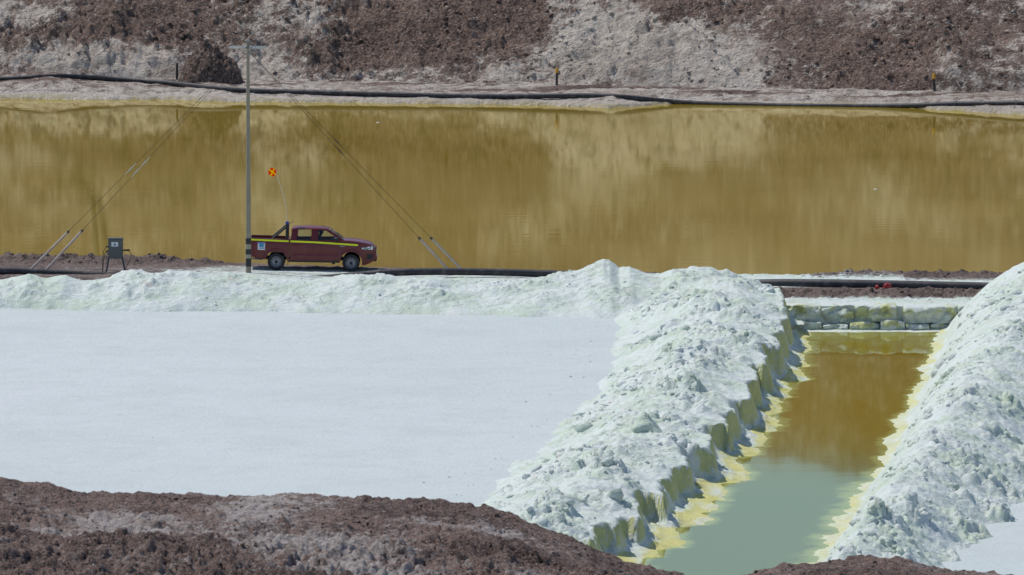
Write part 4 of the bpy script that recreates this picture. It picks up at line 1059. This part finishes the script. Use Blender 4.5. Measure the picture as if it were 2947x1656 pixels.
def skin_body(name, verts, edges, mat, parent=None):
    me = bpy.data.meshes.new(name)
    bm = bmesh.new()
    ly = bm.verts.layers.skin.verify()
    bv = []
    for i, v in enumerate(verts):
        q = bm.verts.new(v[:3]); r = v[3]
        q[ly].radius = r if isinstance(r, tuple) else (r, r); q[ly].use_root = (i == 0)
        bv.append(q)
    for a, b in edges: bm.edges.new((bv[a], bv[b]))
    bm.to_mesh(me); bm.free()
    me.materials.append(mat)
    o = bpy.data.objects.new(name, me); COL.objects.link(o)
    sk = o.modifiers.new('skin', 'SKIN'); sk.use_smooth_shade = True
    s = o.modifiers.new('sub', 'SUBSURF'); s.levels = s.render_levels = 2
    if parent: o.parent = parent
    return o
person = skin_body('person', [(*[a - b for a, b in zip(place(v), place((1.62, 0.38, 0.98)))], v[3]) for v in dv], de, M['cloth'])
person.location = place((1.62, 0.38, 0.98))
tag(person, 'person in dark clothes sitting at the wheel of the red pickup', 'person')
base = Vector(place((1.62, 0.38, 0.98)))
def rel(p): return Vector(place(p)) - base
hd = MB()
hc = rel((1.69, 0.38, 1.60))
for_ = [(0.0, 0.115)] + [(0.108 * math.cos(a), 0.015 + 0.10 * math.sin(a)) for a in np.linspace(1.3, 0.0, 7)] + [(0.104, -0.03)]
MB().lathe(for_, tuple(hc), seg=20).build('hair', M['hair'], person, smooth=True)
for s, (hx_, hy_, hz_) in ((-1, (2.16, 0.225, 1.235)), (1, (2.16, 0.535, 1.235))):
    hb = MB()
    hb.tube([rel((hx_ - 0.05, hy_, hz_ - 0.02)), rel((hx_ - 0.01, hy_, hz_)), rel((hx_ + 0.035, hy_, hz_ + 0.012))], [0.026, 0.038, 0.036], 10)
    for k, ln in enumerate((0.85, 1.0, 0.95, 0.75)):
        oy = (k - 1.5) * 0.018
        hb.tube([rel((hx_ + 0.025, hy_ + oy, hz_ + 0.018)), rel((hx_ + 0.025 + 0.04 * ln, hy_ + oy, hz_ + 0.03)), rel((hx_ + 0.03 + 0.06 * ln, hy_ + oy, hz_ + 0.005)), rel((hx_ + 0.03 + 0.045 * ln, hy_ + oy, hz_ - 0.02))], [0.010, 0.009, 0.0085, 0.007], 7)
    hb.tube([rel((hx_ - 0.01, hy_ - s * 0.03, hz_)), rel((hx_ + 0.025, hy_ - s * 0.05, hz_ + 0.005)), rel((hx_ + 0.055, hy_ - s * 0.045, hz_ - 0.005))], [0.012, 0.011, 0.008], 7)
    hb.build('hand', M['skin'], person, smooth=True)

# ================================================================== loose rubble
def chunk_variants(k, seed):
    t = (1 + 5 ** 0.5) / 2
    base = np.array([(-1,t,0),(1,t,0),(-1,-t,0),(1,-t,0),(0,-1,t),(0,1,t),(0,-1,-t),(0,1,-t),(t,0,-1),(t,0,1),(-t,0,-1),(-t,0,1)], float)
    base /= np.linalg.norm(base[0])
    F = [(0,11,5),(0,5,1),(0,1,7),(0,7,10),(0,10,11),(1,5,9),(5,11,4),(11,10,2),(10,7,6),(7,1,8),(3,9,4),(3,4,2),(3,2,6),(3,6,8),(3,8,9),(4,9,5),(2,4,11),(6,2,10),(8,6,7),(9,8,1)]
    rng = np.random.default_rng(seed)
    return [base * rng.uniform(0.62, 1.25, (12, 1)) * rng.uniform(0.75, 1.2, (1, 3)) for _ in range(k)], np.array(F)
def rubble(name, pos, size, mat, attrs, seed, label, cat):
    V, F = chunk_variants(14, seed); rng = np.random.default_rng(seed + 1)
    n = len(pos); allv = np.zeros((n, 12, 3)); 
    ang = rng.uniform(0, 6.28, n); which = rng.integers(0, 14, n)
    for i in range(n):
        q = V[which[i]] * size[i]; c, s = math.cos(ang[i]), math.sin(ang[i])
        allv[i] = np.stack((q[:, 0]*c - q[:, 1]*s, q[:, 0]*s + q[:, 1]*c, q[:, 2] * 0.8), -1) + pos[i]
    me = bpy.data.meshes.new(name)
    me.vertices.add(n * 12); me.vertices.foreach_set('co', allv.astype(np.float32).ravel())
    Fa = (F[None] + (np.arange(n) * 12)[:, None, None]).reshape(-1, 3)
    k = len(Fa)
    me.loops.add(k * 3); me.loops.foreach_set('vertex_index', Fa.ravel().astype(np.int32))
    me.polygons.add(k); me.polygons.foreach_set('loop_start', np.arange(0, k * 3, 3, dtype=np.int32)); me.polygons.foreach_set('loop_total', np.full(k, 3, dtype=np.int32))
    me.update(calc_edges=True)
    for an, av in attrs.items():
        a_ = me.attributes.new(an, 'FLOAT', 'POINT'); a_.data.foreach_set('value', np.repeat(np.broadcast_to(av, n), 12).astype(np.float32))
    me.materials.append(mat)
    o = bpy.data.objects.new(name, me); COL.objects.link(o)
    return tag(o, label, cat, kind='stuff')
def on_grid(objname, n, seed, weight):
    me = bpy.data.objects[objname].data
    co = np.zeros(len(me.vertices) * 3, np.float32); me.vertices.foreach_get('co', co); co = co.reshape(-1, 3)
    w = np.clip(weight(co[:, 0].astype(float), co[:, 1].astype(float), co[:, 2].astype(float)), 0, None); w = w / w.sum()
    rng = np.random.default_rng(seed)
    k = rng.choice(len(co), n, p=w)
    A_ = {}
    for an in ('brown', 'yellow', 'olive'):
        v = np.zeros(len(co), np.float32); me.attributes[an].data.foreach_get('value', v); A_[an] = v[k].astype(float)
    return co[k].astype(float), rng, A_
def scatter(ground, n, seed, weight, smin, smax, pw, mat, name, label, d_brown=0.0):
    p, rng, A_ = on_grid(ground, n, seed, weight)
    sz = smin + (smax - smin) * rng.random(n) ** pw
    p[:, 2] -= 0.25 * sz
    A_['brown'] = A_['brown'] + d_brown * (rng.random(n) - 0.5)
    rubble(name, p, sz, M[mat], A_, seed, label, 'rubble')
scatter('left_canal_bank', 1700, 501, lambda x, y, z: (z > -0.6) * (x < cut_edge(x, y) - 0.2) * (0.02 + sstep(-0.1, 0.35, fbm(x * 0.30, y * 0.22, 104, 3))), 0.04, 0.17, 3, 'salt', 'salt_rubble', 'loose white salt lumps on the bank left of the canal')
scatter('right_canal_bank', 1700, 502, lambda x, y, z: (z > -0.6) * (sstep(-0.1, 0.35, fbm(x * 0.30, y * 0.22, 124, 3)) + 0.03), 0.04, 0.17, 3, 'salt', 'salt_rubble', 'loose white salt lumps on the bank right of the canal')
scatter('salt_berm', 700, 503, lambda x, y, z: (z > -0.7) * (y < 374.5), 0.025, 0.10, 3, 'salt', 'salt_rubble', 'loose white salt lumps on the berm along the causeway')
scatter('causeway', 2600, 504, lambda x, y, z: np.exp(-((back(x) - y - 0.9) / 0.8) ** 2) * (0.08 + 0.9 * (1 - sstep(-15, -11, x)) + sstep(11, 13, x)) + 1.0 * (x > 10.5) * np.exp(-((y - 370.2) / 0.8) ** 2) * (x < 20), 0.03, 0.12, 3, 'salt', 'dirt_rubble', 'brown clods along the edges of the causeway', 0.2)
scatter('near_hillside', 14000, 505, lambda x, y, z: ((y > 200) & (y < 223)) * 1.0, 0.018, 0.07, 2.5, 'front', 'dirt_rubble', 'small dark clods on the foreground salt pile', 0.5)
scatter('far_hillside', 4000, 506, lambda x, y, z: (z < 6.5) * (0.15 + sstep(-0.2, 0.3, fbm(x * 0.2, y * 0.2, 160, 3))), 0.04, 0.20, 3, 'hill', 'dirt_rubble', 'brown and pale clods on the far salt pile', 0.5)
scatter('far_bank', 1300, 507, lambda x, y, z: sstep(0.3, 0.5, (y - shore(x)) / (toe(x) - shore(x))), 0.03, 0.11, 3, 'hill', 'dirt_rubble', 'small clods scattered on the far bank', 0.8)
scatter('left_canal_bank', 260, 521, lambda x, y, z: (z > -0.5) * (x < cut_edge(x, y) - 0.3) * (0.02 + sstep(-0.1, 0.35, fbm(x * 0.30, y * 0.22, 104, 3))), 0.14, 0.34, 2, 'salt', 'salt_rubble', 'larger broken salt blocks on the bank left of the canal')
scatter('right_canal_bank', 260, 522, lambda x, y, z: (z > -0.5) * (0.02 + sstep(-0.1, 0.35, fbm(x * 0.30, y * 0.22, 124, 3))), 0.14, 0.34, 2, 'salt', 'salt_rubble', 'larger broken salt blocks on the bank right of the canal')
rng = np.random.default_rng(77)
ny = 300
yy = rng.uniform(285, 367, ny); xx = toe_l(yy) + 0.2 - rng.exponential(0.6, ny)
yy[292:] = rng.uniform(270, 369, ny - 292); xx[292:] = rng.uniform(-20, 1, ny - 292)
pos = np.stack((xx, yy, np.full(ny, FLAT_Z)), -1); ok = xx < toe_l(yy)
pos = pos[ok]; n_ = len(pos)
rubble('salt_rubble', pos, 0.012 + 0.045 * rng.random(n_) ** 4, M['salt'], {'brown': -0.4 + 0.9 * (rng.random(n_) < 0.12), 'yellow': -0.4, 'olive': -0.4}, 523, 'small salt crumbs scattered on the smooth salt flat', 'rubble')
# foam flecks on the pond
for px, py, lab in ((1088, 353, 'white foam fleck on the pond above the pickup'), (2520, 545, 'white foam fleck on the right half of the pond')):
    q = at(px, py, POND_Z)
    t = MB().lathe([(0.0, 0.03), (0.05, 0.028), (0.08, 0.012), (0.09, -0.01)], (0, 0, 0), seg=12).build('foam_fleck', M['porcelain'], smooth=True)
    t.location = q; t.scale = (1.2, 2.0, 1)
    tag(t, lab, 'foam')
